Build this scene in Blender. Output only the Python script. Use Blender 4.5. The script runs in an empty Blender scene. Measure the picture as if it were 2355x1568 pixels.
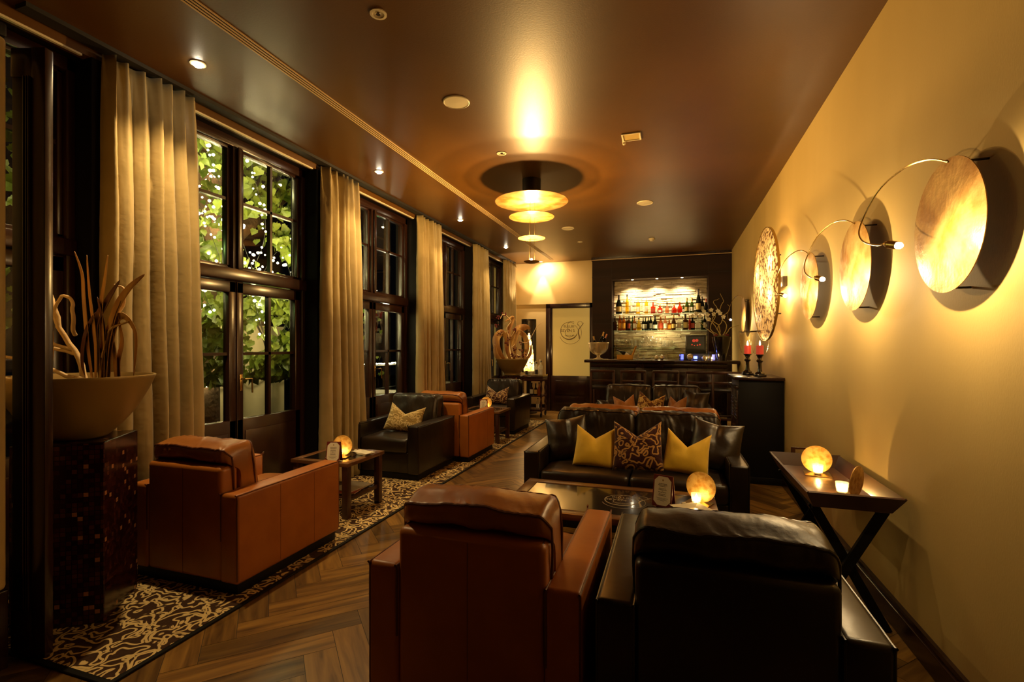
import bpy, bmesh, math, random
from mathutils import Vector, Matrix, noise
PI = math.pi
R = math.radians
random.seed(7)
sc = bpy.context.scene
col = sc.collection

# ------------------------------------------------------------------ materials
MATS = {}
def nmat(name):
    m = bpy.data.materials.new(name); m.use_nodes = True
    nt = m.node_tree; nt.nodes.clear()
    out = nt.nodes.new('ShaderNodeOutputMaterial')
    return m, nt, out
def N(nt, typ, **kw):
    n = nt.nodes.new(typ)
    for k, v in kw.items():
        if k.startswith('_'): setattr(n, k[1:], v)
        else: n.inputs[k.replace('__', ' ')].default_value = v
    return n
def c4(c): return (c[0], c[1], c[2], 1.0)
def ramp(nt, stops, interp='LINEAR'):
    r = nt.nodes.new('ShaderNodeValToRGB'); r.color_ramp.interpolation = interp
    el = r.color_ramp.elements
    while len(el) < len(stops): el.new(0.5)
    for e, (p, c) in zip(el, stops): e.position = p; e.color = c4(c)
    return r
def mat(name, color, rough=.5, metal=0., spec=.5, color2=None, nscale=6., ndetail=4., stretch=(1,1,1),
        bump=0., bscale=60., bdist=.01, bump2=0., b2scale=8., coat=0., sheen=0., emit=None, estr=0., contrast=(.35,.65), rough2=None):
    m, nt, out = nmat(name)
    p = N(nt, 'ShaderNodeBsdfPrincipled', Roughness=rough, Metallic=metal)
    p.inputs['Specular IOR Level'].default_value = spec
    p.inputs['Base Color'].default_value = c4(color)
    p.inputs['Coat Weight'].default_value = coat
    p.inputs['Coat Roughness'].default_value = .15
    p.inputs['Sheen Weight'].default_value = sheen
    nt.links.new(p.outputs[0], out.inputs[0])
    tc = N(nt, 'ShaderNodeTexCoord')
    mp = N(nt, 'ShaderNodeMapping'); mp.inputs['Scale'].default_value = stretch
    nt.links.new(tc.outputs['Object'], mp.inputs[0])
    if color2 is not None:
        n = N(nt, 'ShaderNodeTexNoise', Scale=nscale, Detail=ndetail)
        nt.links.new(mp.outputs[0], n.inputs['Vector'])
        r = ramp(nt, [(contrast[0], color), (contrast[1], color2)])
        nt.links.new(n.outputs[0], r.inputs[0]); nt.links.new(r.outputs[0], p.inputs['Base Color'])
        if rough2 is not None:
            mr = N(nt, 'ShaderNodeMapRange'); mr.inputs[3].default_value = rough; mr.inputs[4].default_value = rough2
            mr.inputs[1].default_value = .3; mr.inputs[2].default_value = .7
            nt.links.new(n.outputs[0], mr.inputs[0]); nt.links.new(mr.outputs[0], p.inputs['Roughness'])
    last = None
    for s, sc_, d in ((bump, bscale, bdist), (bump2, b2scale, bdist*4)):
        if s > 0:
            n = N(nt, 'ShaderNodeTexNoise', Scale=sc_, Detail=3.)
            nt.links.new(mp.outputs[0], n.inputs['Vector'])
            b = N(nt, 'ShaderNodeBump', Strength=s, Distance=d)
            nt.links.new(n.outputs[0], b.inputs['Height'])
            if last: nt.links.new(last.outputs[0], b.inputs['Normal'])
            last = b
    if last: nt.links.new(last.outputs[0], p.inputs['Normal'])
    if emit is not None:
        p.inputs['Emission Color'].default_value = c4(emit); p.inputs['Emission Strength'].default_value = estr
    MATS[name] = m
    return m
def glow(name, color, strength):
    m, nt, out = nmat(name)
    e = N(nt, 'ShaderNodeEmission', Strength=strength); e.inputs[0].default_value = c4(color)
    nt.links.new(e.outputs[0], out.inputs[0]); MATS[name] = m; return m
def glow_clear(name, color, strength):
    # a glowing bulb envelope / flame: gives off light and lets light through
    m, nt, out = nmat(name)
    e = N(nt, 'ShaderNodeEmission', Strength=strength); e.inputs[0].default_value = c4(color)
    t = N(nt, 'ShaderNodeBsdfTransparent'); a = N(nt, 'ShaderNodeAddShader')
    nt.links.new(e.outputs[0], a.inputs[0]); nt.links.new(t.outputs[0], a.inputs[1])
    nt.links.new(a.outputs[0], out.inputs[0]); MATS[name] = m; return m
def clear(name, tint, gloss=.25, rough=.03, body=0., bodycol=(1,1,1)):
    # thin glass: tinted transparency with fresnel gloss and optional diffuse body
    m, nt, out = nmat(name)
    t = N(nt, 'ShaderNodeBsdfTransparent'); t.inputs[0].default_value = c4(tint)
    g = N(nt, 'ShaderNodeBsdfGlossy', Roughness=rough)
    lw = N(nt, 'ShaderNodeLayerWeight', Blend=.5)
    pw = N(nt, 'ShaderNodeMath', _operation='POWER'); pw.inputs[1].default_value = 4.0
    nt.links.new(lw.outputs['Facing'], pw.inputs[0])
    mu = N(nt, 'ShaderNodeMath', _operation='MULTIPLY_ADD'); mu.inputs[1].default_value = .75; mu.inputs[2].default_value = .03*gloss
    nt.links.new(pw.outputs[0], mu.inputs[0])
    mx = N(nt, 'ShaderNodeMixShader')
    nt.links.new(mu.outputs[0], mx.inputs[0]); nt.links.new(g.outputs[0], mx.inputs[2])
    if body > 0:
        d = N(nt, 'ShaderNodeBsdfDiffuse'); d.inputs[0].default_value = c4(bodycol)
        tl = N(nt, 'ShaderNodeBsdfTranslucent'); tl.inputs[0].default_value = c4(bodycol)
        m3 = N(nt, 'ShaderNodeMixShader', Fac=.6)
        nt.links.new(d.outputs[0], m3.inputs[1]); nt.links.new(tl.outputs[0], m3.inputs[2])
        m2 = N(nt, 'ShaderNodeMixShader', Fac=body)
        nt.links.new(t.outputs[0], m2.inputs[1]); nt.links.new(m3.outputs[0], m2.inputs[2])
        nt.links.new(m2.outputs[0], mx.inputs[1])
    else:
        nt.links.new(t.outputs[0], mx.inputs[1])
    nt.links.new(mx.outputs[0], out.inputs[0]); MATS[name] = m; return m
def squiggle(name, dark, light, s=10., K=4., hw=.0075, sheen=.0, rough=.8, bumps=.3):
    # meandering lines of constant width: level lines of a smooth noise field, thickness divided by its slope
    m, nt, out = nmat(name)
    p = N(nt, 'ShaderNodeBsdfPrincipled', Roughness=rough)
    p.inputs['Specular IOR Level'].default_value = .2; p.inputs['Sheen Weight'].default_value = sheen
    tc = N(nt, 'ShaderNodeTexCoord'); eps = .0015
    def field(off):
        a = N(nt, 'ShaderNodeVectorMath', _operation='ADD'); a.inputs[1].default_value = off
        nt.links.new(tc.outputs['UV'], a.inputs[0])
        n = N(nt, 'ShaderNodeTexNoise', Scale=s, Detail=1.0, Roughness=.35, Distortion=.9)
        nt.links.new(a.outputs[0], n.inputs['Vector'])
        k = N(nt, 'ShaderNodeMath', _operation='MULTIPLY'); k.inputs[1].default_value = K; nt.links.new(n.outputs[0], k.inputs[0]); return k
    def mth(op, a, b=None, c=None):
        n = N(nt, 'ShaderNodeMath', _operation=op)
        for q, v in enumerate((a, b, c)):
            if v is None: continue
            if hasattr(v, 'outputs'): nt.links.new(v.outputs[0], n.inputs[q])
            else: n.inputs[q].default_value = v
        return n
    v0, v1, v2 = field((0,0,0)), field((eps,0,0)), field((0,eps,0))
    dx = mth('SUBTRACT', v1, v0); dy = mth('SUBTRACT', v2, v0)
    g = mth('SQRT', mth('ADD', mth('MULTIPLY', dx, dx), mth('MULTIPLY', dy, dy)))
    g = mth('MAXIMUM', mth('DIVIDE', g, eps), K*s*.16)
    ab = mth('ABSOLUTE', mth('SUBTRACT', mth('FRACT', v0), .5))
    d = mth('DIVIDE', mth('DIVIDE', ab, g), hw*2)
    r = ramp(nt, [(.42, light), (.58, dark)])
    nt.links.new(d.outputs[0], r.inputs[0]); nt.links.new(r.outputs[0], p.inputs['Base Color'])
    bp = N(nt, 'ShaderNodeBump', Strength=bumps, Distance=.004); bp.invert = True
    nt.links.new(d.outputs[0], bp.inputs['Height']); nt.links.new(bp.outputs[0], p.inputs['Normal'])
    nt.links.new(p.outputs[0], out.inputs[0]); MATS[name] = m; return m

# ------------------------------------------------------------------ mesh helpers
def bx(bm, x0, x1, y0, y1, z0, z1, bev=0., seg=2, M=None):
    t = bmesh.new()
    vs = [t.verts.new((x, y, z)) for x in (x0, x1) for y in (y0, y1) for z in (z0, z1)]
    for f in ((0,1,3,2),(4,6,7,5),(0,4,5,1),(2,3,7,6),(0,2,6,4),(1,5,7,3)): t.faces.new([vs[i] for i in f])
    bmesh.ops.recalc_face_normals(t, faces=t.faces)
    if bev > 0: bmesh.ops.bevel(t, geom=list(t.edges), offset=bev, segments=seg, affect='EDGES', profile=.5)
    merge(bm, t, M); t.free()
def merge(bm, t, M=None):
    mp = {}
    for v in t.verts: mp[v] = bm.verts.new(M @ v.co if M is not None else v.co)
    for f in t.faces:
        try: bm.faces.new([mp[v] for v in f.verts])
        except ValueError: pass
def lathe(bm, prof, c=(0,0,0), seg=28, M=None, cap=True):
    rings = []
    for r, z in prof:
        ring = []
        for i in range(seg):
            a = 2*PI*i/seg; p = Vector((c[0]+r*math.cos(a), c[1]+r*math.sin(a), c[2]+z))
            ring.append(bm.verts.new(M @ p if M is not None else p))
        rings.append(ring)
    for a, b in zip(rings, rings[1:]):
        for i in range(seg):
            j = (i+1) % seg; bm.faces.new((a[i], a[j], b[j], b[i]))
    if cap:
        if prof[0][0] > 1e-5: bm.faces.new(rings[0][::-1])
        if prof[-1][0] > 1e-5: bm.faces.new(rings[-1])
def tube(bm, pts, rad, seg=8, cap=True, flat=1.0):
    pts = [Vector(p) for p in pts]; n = len(pts)
    if not hasattr(rad, '__len__'): rad = [rad]*n
    rings = []; up = Vector((0.13, 0.21, 0.97)).normalized()
    for i, p in enumerate(pts):
        d = (pts[min(i+1, n-1)] - pts[max(i-1, 0)])
        if d.length < 1e-9: d = Vector((0,0,1))
        d.normalize()
        s = d.cross(up)
        if s.length < .05: s = d.cross(Vector((1,0,0)))
        s.normalize(); t = s.cross(d); up = t
        rings.append([bm.verts.new(p + rad[i]*(math.cos(2*PI*k/seg)*s + flat*math.sin(2*PI*k/seg)*t)) for k in range(seg)])
    for a, b in zip(rings, rings[1:]):
        for k in range(seg):
            j = (k+1) % seg; bm.faces.new((a[k], a[j], b[j], b[k]))
    if cap:
        bm.faces.new(rings[0][::-1]); bm.faces.new(rings[-1])
def prism(bm, poly, z0, z1, M=None):
    a = [Vector((x, y, z0)) for x, y in poly]; b = [Vector((x, y, z1)) for x, y in poly]
    if M is not None: a = [M @ v for v in a]; b = [M @ v for v in b]
    a = [bm.verts.new(v) for v in a]; b = [bm.verts.new(v) for v in b]
    bm.faces.new(a[::-1]); bm.faces.new(b)
    for i in range(len(a)):
        j = (i+1) % len(a); bm.faces.new((a[i], a[j], b[j], b[i]))
def grid(bm, nu, nv, fn, closeu=False):
    vs = [[bm.verts.new(fn(i/(nu if closeu else nu-1), j/(nv-1))) for j in range(nv)] for i in range(nu)]
    for i in range(nu if closeu else nu-1):
        for j in range(nv-1):
            k = (i+1) % nu
            bm.faces.new((vs[i][j], vs[k][j], vs[k][j+1], vs[i][j+1]))
    return vs
def smoothpts(pts, n=6):
    # Catmull-Rom
    P = [Vector(p) for p in pts]; out = []
    for i in range(len(P)-1):
        p0 = P[max(i-1,0)]; p1 = P[i]; p2 = P[i+1]; p3 = P[min(i+2, len(P)-1)]
        for k in range(n):
            t = k/n
            out.append(.5*((2*p1)+(p2-p0)*t+(2*p0-5*p1+4*p2-p3)*t*t+(3*p1-p0-3*p2+p3)*t**3))
    out.append(P[-1]); return out
def ob(name, bm, m, parent=None, smooth=40, loc=None, rotz=0.):
    bmesh.ops.recalc_face_normals(bm, faces=bm.faces)
    me = bpy.data.meshes.new(name); bm.to_mesh(me); bm.free()
    if smooth:
        me.polygons.foreach_set('use_smooth', [True]*len(me.polygons)); me.set_sharp_from_angle(angle=R(smooth))
    me.materials.append(MATS[m] if isinstance(m, str) else m)
    o = bpy.data.objects.new(name, me); col.objects.link(o)
    if parent: o.parent = parent
    if loc is not None: o.location = loc
    if rotz: o.rotation_euler = (0, 0, rotz)
    return o
def thing(name, label, cat, loc=(0,0,0), rotz=0., group=None):
    o = bpy.data.objects.new(name, None); col.objects.link(o)
    o.empty_display_size = .1
    o.location = loc; o.rotation_euler = (0, 0, rotz); return tag(o, label, cat, group)
def tag(o, label, cat, group=None, kind=None):
    if label: o['label'] = label
    if cat: o['category'] = cat
    if group: o['group'] = group
    if kind: o['kind'] = kind
    return o
def struct(name, bm, m, smooth=40, label=None):
    o = ob(name, bm, m, None, smooth); o['kind'] = 'structure'
    if label: o['label'] = label
    return o
def dup(root, loc, rotz=0., label=None, group=None, scale=None):
    r = root.copy(); col.objects.link(r); r.location = loc; r.rotation_euler = (0, 0, rotz)
    if label: r['label'] = label
    if group: r['group'] = group
    if scale: r.scale = scale
    for ch in list(root.children):
        c = ch.copy(); col.objects.link(c); c.parent = r
        for g in ch.children:
            d = g.copy(); col.objects.link(d); d.parent = c
    return r
def words(txt, size, m, parent, M, name='lettering', align='CENTER', ext=.0003):
    cu = bpy.data.curves.new(name, 'FONT'); cu.body = txt; cu.size = size; cu.align_x = align; cu.extrude = ext
    t = bpy.data.objects.new(name, cu); col.objects.link(t)
    dg = bpy.context.evaluated_depsgraph_get(); dg.update()
    me = bpy.data.meshes.new_from_object(t.evaluated_get(dg))
    bpy.data.objects.remove(t); me.transform(M); me.materials.clear(); me.materials.append(MATS[m])
    o = bpy.data.objects.new(name, me); col.objects.link(o)
    if parent: o.parent = parent
    return o
def light(name, kind, loc, power, color, radius=.02, rot=None, spot=None, blend=.5):
    l = bpy.data.lights.new(name, kind); l.energy = power; l.color = color
    if kind in ('POINT', 'SPOT'): l.shadow_soft_size = radius
    if kind == 'SPOT': l.spot_size = R(spot or 80); l.spot_blend = blend
    o = bpy.data.objects.new(name, l); col.objects.link(o); o.location = loc
    if rot: o.rotation_euler = rot
    return o
WARM = (1.0, .62, .24)

mat('plaster', (.62,.44,.155), .7, color2=(.54,.375,.12), nscale=1.2, stretch=(1,1,.35), bump=.12, bscale=220, bdist=.003, bump2=.06, b2scale=3)
mat('plaster_back', (.76,.55,.24), .8, color2=(.70,.49,.19), nscale=1.5)
mat('ceiling_brown', (.115,.046,.005), .40, spec=.45, color2=(.092,.036,.003), nscale=1.1, bump=.10, bscale=90, bdist=.004)
mat('dark_wood', (.016,.006,.004), .22, spec=.5, color2=(.030,.011,.007), nscale=4, stretch=(1,1,.1), bump=.05, bscale=30, bdist=.003)
mat('window_wood', (.022,.008,.005), .26, spec=.5, color2=(.034,.012,.007), nscale=4, stretch=(1,1,.1), bump=.10, bscale=40, bdist=.002, coat=.15)
mat('pier_paint', (.006,.004,.004), .6, spec=.15)
mat('panel_wood', (.030,.013,.008), .6, spec=.2, color2=(.020,.009,.006), nscale=3, stretch=(.15,1,3), bump=.03, bscale=30)
mat('table_wood', (.17,.072,.024), .28, color2=(.10,.040,.014), nscale=6, stretch=(.4,4,4), bump=.05, bscale=60, coat=.2)
mat('chair_wood', (.065,.019,.010), .34, color2=(.042,.012,.007), nscale=5, stretch=(1,1,.2), coat=.3)
mat('cognac_leather', (.45,.145,.020), .40, color2=(.38,.115,.015), nscale=5, bump=.10, bscale=320, bdist=.002, bump2=.28, b2scale=7, spec=.45)
mat('cognac_soft', (.37,.135,.026), .32, color2=(.28,.090,.016), nscale=4, bump=.10, bscale=260, bdist=.002, bump2=.55, b2scale=9, spec=.55)
mat('dark_leather', (.014,.008,.005), .30, color2=(.010,.006,.004), nscale=5, bump=.10, bscale=320, bdist=.002, bump2=.25, b2scale=7, spec=.6)
mat('dark_soft', (.022,.012,.005), .36, color2=(.014,.008,.005), nscale=5, bump=.12, bscale=260, bdist=.002, bump2=.6, b2scale=10, spec=.65)
mat('piping_brown', (.12,.03,.01), .4); mat('piping_black', (.012,.007,.005), .3)
mat('black_base', (.005,.004,.003), .55, spec=.2)
mat('curtain_silk', (.42,.315,.145), .46, spec=.3, color2=(.35,.26,.11), nscale=2.5, bump=.2, bscale=11, bdist=.010, stretch=(1.2,1.2,1.8), sheen=.15, bump2=.0)
mat('gold_leaf', (.50,.32,.11), .38, metal=.45, color2=(.30,.14,.02), nscale=9, ndetail=10, contrast=(.40,.62), bump=.35, bscale=60, bdist=.003, bump2=.25, b2scale=16, spec=.5, rough2=.5)
mat('gold_leaf_small', (.72,.44,.12), .42, metal=.3, color2=(.50,.23,.03), nscale=34, ndetail=8, contrast=(.40,.62), bump=.5, bscale=160, bdist=.002, spec=.4)
mat('brass', (.62,.44,.17), .25, metal=1.); mat('dark_metal', (.05,.04,.03), .35, metal=.8)
mat('silver', (.88,.74,.48), .30, metal=.5, bump=.15, bscale=18, bdist=.004); mat('chrome', (.8,.78,.74), .12, metal=1.)
mat('iron_black', (.01,.01,.01), .5)
mat('yellow_fabric', (.86,.55,.03), .7, color2=(.76,.47,.025), nscale=9, sheen=.25, bump=.1, bscale=200)
mat('amber_fabric', (.50,.20,.035), .55, color2=(.32,.11,.02), nscale=12, sheen=.3)
mat('white_ceramic', (.82,.76,.60), .12, spec=.7); mat('white_trim', (.72,.62,.42), .5); mat('white_metal', (.75,.68,.52), .4)
mat('vent_rail', (.62,.42,.20), .45); mat('slot_black', (.012,.008,.005), .7)
mat('burgundy', (.16,.02,.015), .35, bump=.1, bscale=200); mat('card_paper', (.90,.82,.62), .6); mat('ink', (.08,.05,.03), .7); mat('gold_ink', (.55,.33,.10), .5)
mat('bowl_gold', (.36,.24,.08), .42, metal=.35, color2=(.34,.22,.07), nscale=3, bump=.15, bscale=12, bdist=.006)
mat('soil', (.03,.018,.01), .9, bump=.6, bscale=60)
mat('driftwood', (.86,.64,.36), .6, color2=(.68,.46,.22), nscale=14, bump=.3, bscale=70)
mat('dry_leaf', (.76,.46,.14), .5, color2=(.36,.14,.05), nscale=5, stretch=(2,2,.5), spec=.4)
mat('dry_leaf_dark', (.12,.035,.02), .5); mat('berry', (.16,.02,.02), .5)
mat('ivy_leaf', (.12,.20,.022), .45, color2=(.26,.32,.035), nscale=6, spec=.5)
mat('bark', (.10,.055,.025), .9, bump=.8, bscale=14, bdist=.03); mat('garden_ground', (.02,.016,.012), .9)
mat('garden_canvas', (.62,.52,.30), .8); mat('vase_black', (.008,.006,.006), .06, spec=.8, coat=.6); mat('orchid', (.85,.80,.62), .6); mat('moss', (.10,.09,.03), .9, bump=1., bscale=60); mat('branch_yellow', (.50,.38,.12), .6)
mat('candle_red', (.55,.03,.03), .45, emit=(1,.12,.05), estr=.25); mat('wax', (.85,.78,.6), .5)
mat('orange_box', (.85,.42,.04), .5); mat('foil_gold', (.62,.38,.12), .3, metal=.7); mat('foil_pink', (.62,.27,.14), .35, metal=.4)
mat('label_white', (.72,.66,.50), .6); mat('label_gold', (.50,.34,.10), .4); mat('label_red', (.40,.05,.02), .5); mat('label_dark', (.03,.02,.02), .5); mat('cap_dark', (.02,.012,.01), .4)
mat('book_black', (.012,.016,.012), .35); mat('paper_mag', (.55,.45,.33), .5); mat('mag_red', (.45,.06,.04), .4); mat('mag_dark', (.05,.06,.05), .4)
mat('silver_blue', (.2,.25,.6), .3, emit=(.12,.15,1.), estr=2.2)
clear('pane_glass', (.88,.90,.86), .8, .01)
clear('clear_glass', (.97,.95,.90), .6, .02); clear('shelf_glass', (.88,.94,.88), .8, .03, .06, (.5,.8,.65)); clear('drink_glass', (.93,.92,.88), 3.0, .03, .16, (.9,.85,.7))
clear('table_glass', (.05,.045,.035), 1.6, .02)
clear('gl_clear', (.92,.92,.86), .8, .02, .10, (.9,.9,.8)); clear('gl_yellow', (.9,.7,.10), .8, .02, .35, (.75,.5,.05)); clear('gl_amber', (.72,.30,.05), .8, .02, .35, (.55,.2,.03))
clear('gl_red', (.75,.12,.03), .8, .02, .35, (.6,.08,.02)); clear('gl_green', (.16,.24,.04), .9, .03, .35, (.08,.13,.02)); clear('gl_dark', (.05,.045,.03), .9, .03, .5, (.015,.018,.010)); clear('gl_brown', (.20,.07,.02), .9, .03, .5, (.10,.035,.01)); clear('gl_rose', (.85,.5,.3), .8, .02, .3, (.7,.35,.2))
glow_clear('bulb_glow', (1,.86,.58), 45); glow_clear('flame', (1,.72,.32), 40); glow('spot_glow', (1,.86,.6), 70); glow('fairy', (1,.80,.42), 60)
glow('teal_glow', (.1,.6,.5), .12)
squiggle('rug_pattern', (.05,.022,.010), (.72,.53,.23), 12., 5.2, .0060)
squiggle('pillow_dark_squiggle', (.045,.008,.008), (.52,.28,.08), 12., 4.6, .0058, sheen=.2)
squiggle('pillow_cream_squiggle', (.36,.25,.08), (.72,.56,.26), 13., 4.8, .0056, sheen=.2)
squiggle('pillow_tan_squiggle', (.075,.025,.014), (.62,.42,.20), 13., 4.8, .0056, sheen=.2)
squiggle('pillow_gold_squiggle', (.16,.06,.02), (.72,.50,.16), 12., 4.6, .0078, sheen=.2)

# frosted door glass, its backlit look put in as a weak emission
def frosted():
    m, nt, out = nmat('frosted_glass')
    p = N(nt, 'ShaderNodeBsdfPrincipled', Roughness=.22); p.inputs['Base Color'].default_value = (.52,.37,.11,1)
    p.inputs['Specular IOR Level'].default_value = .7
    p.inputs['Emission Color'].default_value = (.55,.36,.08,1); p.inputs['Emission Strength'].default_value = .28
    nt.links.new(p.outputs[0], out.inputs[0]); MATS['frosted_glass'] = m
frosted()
def floor_mat():
    m, nt, out = nmat('parquet')
    p = N(nt, 'ShaderNodeBsdfPrincipled', Roughness=.34); p.inputs['Specular IOR Level'].default_value = .45
    g = N(nt, 'ShaderNodeNewGeometry')
    tc = N(nt, 'ShaderNodeTexCoord'); mp = N(nt, 'ShaderNodeMapping'); mp.inputs['Scale'].default_value = (2.2, 26, 1)
    ad = N(nt, 'ShaderNodeVectorMath', _operation='ADD'); cm = N(nt, 'ShaderNodeCombineXYZ')
    k = N(nt, 'ShaderNodeMath', _operation='MULTIPLY'); k.inputs[1].default_value = 37.
    nt.links.new(g.outputs['Random Per Island'], k.inputs[0]); nt.links.new(k.outputs[0], cm.inputs[0]); nt.links.new(k.outputs[0], cm.inputs[2])
    nt.links.new(tc.outputs['UV'], mp.inputs[0]); nt.links.new(mp.outputs[0], ad.inputs[0]); nt.links.new(cm.outputs[0], ad.inputs[1])
    n = N(nt, 'ShaderNodeTexNoise', Scale=1., Detail=6., Distortion=.6); nt.links.new(ad.outputs[0], n.inputs['Vector'])
    r = ramp(nt, [(.30, (.07,.031,.006)), (.5, (.18,.088,.017)), (.75, (.29,.155,.030))]); nt.links.new(n.outputs[0], r.inputs[0])
    mr = N(nt, 'ShaderNodeMapRange'); mr.inputs[3].default_value = .5; mr.inputs[4].default_value = 1.35; nt.links.new(g.outputs['Random Per Island'], mr.inputs[0])
    mx = N(nt, 'ShaderNodeVectorMath', _operation='SCALE'); nt.links.new(r.outputs[0], mx.inputs[0]); nt.links.new(mr.outputs[0], mx.inputs['Scale'])
    nt.links.new(mx.outputs[0], p.inputs['Base Color'])
    b = N(nt, 'ShaderNodeBump', Strength=.25, Distance=.002); nt.links.new(n.outputs[0], b.inputs['Height']); nt.links.new(b.outputs[0], p.inputs['Normal'])
    nt.links.new(p.outputs[0], out.inputs[0]); MATS['parquet'] = m
floor_mat()
def mosaic_mat():
    m, nt, out = nmat('mosaic')
    p = N(nt, 'ShaderNodeBsdfPrincipled', Roughness=.22)
    tc = N(nt, 'ShaderNodeTexCoord'); sc_ = N(nt, 'ShaderNodeVectorMath', _operation='SCALE'); sc_.inputs['Scale'].default_value = 1/.0235
    nt.links.new(tc.outputs['UV'], sc_.inputs[0])
    fl = N(nt, 'ShaderNodeVectorMath', _operation='FLOOR'); nt.links.new(sc_.outputs[0], fl.inputs[0])
    fr = N(nt, 'ShaderNodeVectorMath', _operation='FRACTION'); nt.links.new(sc_.outputs[0], fr.inputs[0])
    w = N(nt, 'ShaderNodeTexWhiteNoise', _noise_dimensions='3D'); nt.links.new(fl.outputs[0], w.inputs['Vector'])
    r = ramp(nt, [(0, (.030,.006,.004)), (.35, (.055,.010,.007)), (.62, (.085,.017,.009)), (.84, (.12,.035,.015)), (.955, (.55,.24,.10))], 'CONSTANT'); nt.links.new(w.outputs[0], r.inputs[0])
    sp = N(nt, 'ShaderNodeSeparateXYZ'); nt.links.new(fr.outputs[0], sp.inputs[0])
    ms = []
    for i in (0, 1):
        s = N(nt, 'ShaderNodeMath', _operation='SUBTRACT'); s.inputs[1].default_value = .5; nt.links.new(sp.outputs[i], s.inputs[0])
        a = N(nt, 'ShaderNodeMath', _operation='ABSOLUTE'); nt.links.new(s.outputs[0], a.inputs[0]); ms.append(a)
    mx = N(nt, 'ShaderNodeMath', _operation='MAXIMUM'); nt.links.new(ms[0].outputs[0], mx.inputs[0]); nt.links.new(ms[1].outputs[0], mx.inputs[1])
    gt = N(nt, 'ShaderNodeMath', _operation='LESS_THAN'); gt.inputs[1].default_value = .44; nt.links.new(mx.outputs[0], gt.inputs[0])
    mm = N(nt, 'ShaderNodeMix', _data_type='RGBA'); mm.inputs['A'].default_value = (.01,.004,.003,1)
    nt.links.new(gt.outputs[0], mm.inputs[0]); nt.links.new(r.outputs[0], mm.inputs[7]); nt.links.new(mm.outputs[2], p.inputs['Base Color'])
    mm.inputs[6].default_value = (.01,.004,.003,1)
    b = N(nt, 'ShaderNodeBump', Strength=.5, Distance=.002); nt.links.new(gt.outputs[0], b.inputs['Height']); nt.links.new(b.outputs[0], p.inputs['Normal'])
    nt.links.new(p.outputs[0], out.inputs[0]); MATS['mosaic'] = m
mosaic_mat()
def stone_mat():
    m, nt, out = nmat('ledge_stone')
    p = N(nt, 'ShaderNodeBsdfPrincipled', Roughness=.8)
    tc = N(nt, 'ShaderNodeTexCoord'); mp = N(nt, 'ShaderNodeMapping'); mp.inputs['Scale'].default_value = (2.4, 1, 14)
    nt.links.new(tc.outputs['Object'], mp.inputs[0])
    n = N(nt, 'ShaderNodeTexNoise', Scale=1.6, Detail=7., Roughness=.6); nt.links.new(mp.outputs[0], n.inputs['Vector'])
    r = ramp(nt, [(.3, (.30,.22,.12)), (.55, (.55,.44,.28)), (.75, (.68,.58,.40))]); nt.links.new(n.outputs[0], r.inputs[0]); nt.links.new(r.outputs[0], p.inputs['Base Color'])
    b = N(nt, 'ShaderNodeBump', Strength=.9, Distance=.02); nt.links.new(n.outputs[0], b.inputs['Height']); nt.links.new(b.outputs[0], p.inputs['Normal'])
    nt.links.new(p.outputs[0], out.inputs[0]); MATS['ledge_stone'] = m
stone_mat()
def stud_mat():
    m, nt, out = nmat('hammered_gold')
    p = N(nt, 'ShaderNodeBsdfPrincipled', Roughness=.4, Metallic=0.)
    tc = N(nt, 'ShaderNodeTexCoord'); n = N(nt, 'ShaderNodeTexVoronoi', Scale=26., Randomness=.9)
    nz = N(nt, 'ShaderNodeTexNoise', Scale=22., Detail=1.)
    nt.links.new(tc.outputs['Object'], nz.inputs['Vector'])
    mi = N(nt, 'ShaderNodeMix', _data_type='VECTOR'); mi.inputs[0].default_value = .06
    nt.links.new(tc.outputs['Object'], mi.inputs[4]); nt.links.new(nz.outputs['Color'], mi.inputs[5]); nt.links.new(mi.outputs[1], n.inputs['Vector'])
    r = ramp(nt, [(.50, (.96,.78,.46)), (.66, (.14,.06,.02))]); nt.links.new(n.outputs['Distance'], r.inputs[0]); nt.links.new(r.outputs[0], p.inputs['Base Color'])
    b = N(nt, 'ShaderNodeBump', Strength=.6, Distance=.012); b.invert = True; nt.links.new(n.outputs['Distance'], b.inputs['Height']); nt.links.new(b.outputs[0], p.inputs['Normal'])
    tl = N(nt, 'ShaderNodeBsdfTranslucent'); nt.links.new(r.outputs[0], tl.inputs[0]); mx = N(nt, 'ShaderNodeMixShader', Fac=.4)  # translucency added so bulbs behind make the studs glow
    nt.links.new(p.outputs[0], mx.inputs[1]); nt.links.new(tl.outputs[0], mx.inputs[2])
    nt.links.new(mx.outputs[0], out.inputs[0]); MATS['hammered_gold'] = m
stud_mat()
def crystal_mat():
    m, nt, out = nmat('lamp_crystal')
    tc = N(nt, 'ShaderNodeTexCoord'); n = N(nt, 'ShaderNodeTexVoronoi', Scale=26.)
    nt.links.new(tc.outputs['Object'], n.inputs['Vector'])
    r = ramp(nt, [(0., (1,.80,.42)), (.8, (1,.42,.06))]); nt.links.new(n.outputs['Distance'], r.inputs[0])
    e = N(nt, 'ShaderNodeEmission', Strength=3.2); nt.links.new(r.outputs[0], e.inputs[0]); nt.links.new(e.outputs[0], out.inputs[0]); MATS['lamp_crystal'] = m
crystal_mat()
# ------------------------------------------------------------------ camera
HC = 3.20
cam = bpy.data.cameras.new('camera'); co = bpy.data.objects.new('camera', cam); col.objects.link(co)
co.location = (0, 0, 1.4); co.rotation_euler = (PI/2, 0, math.atan((1545-1177.5)/1112.))
cam.sensor_width = 36; cam.lens = 1112/2355*36; cam.shift_y = 11/2355; cam.clip_start = .05; sc.camera = co

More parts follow.
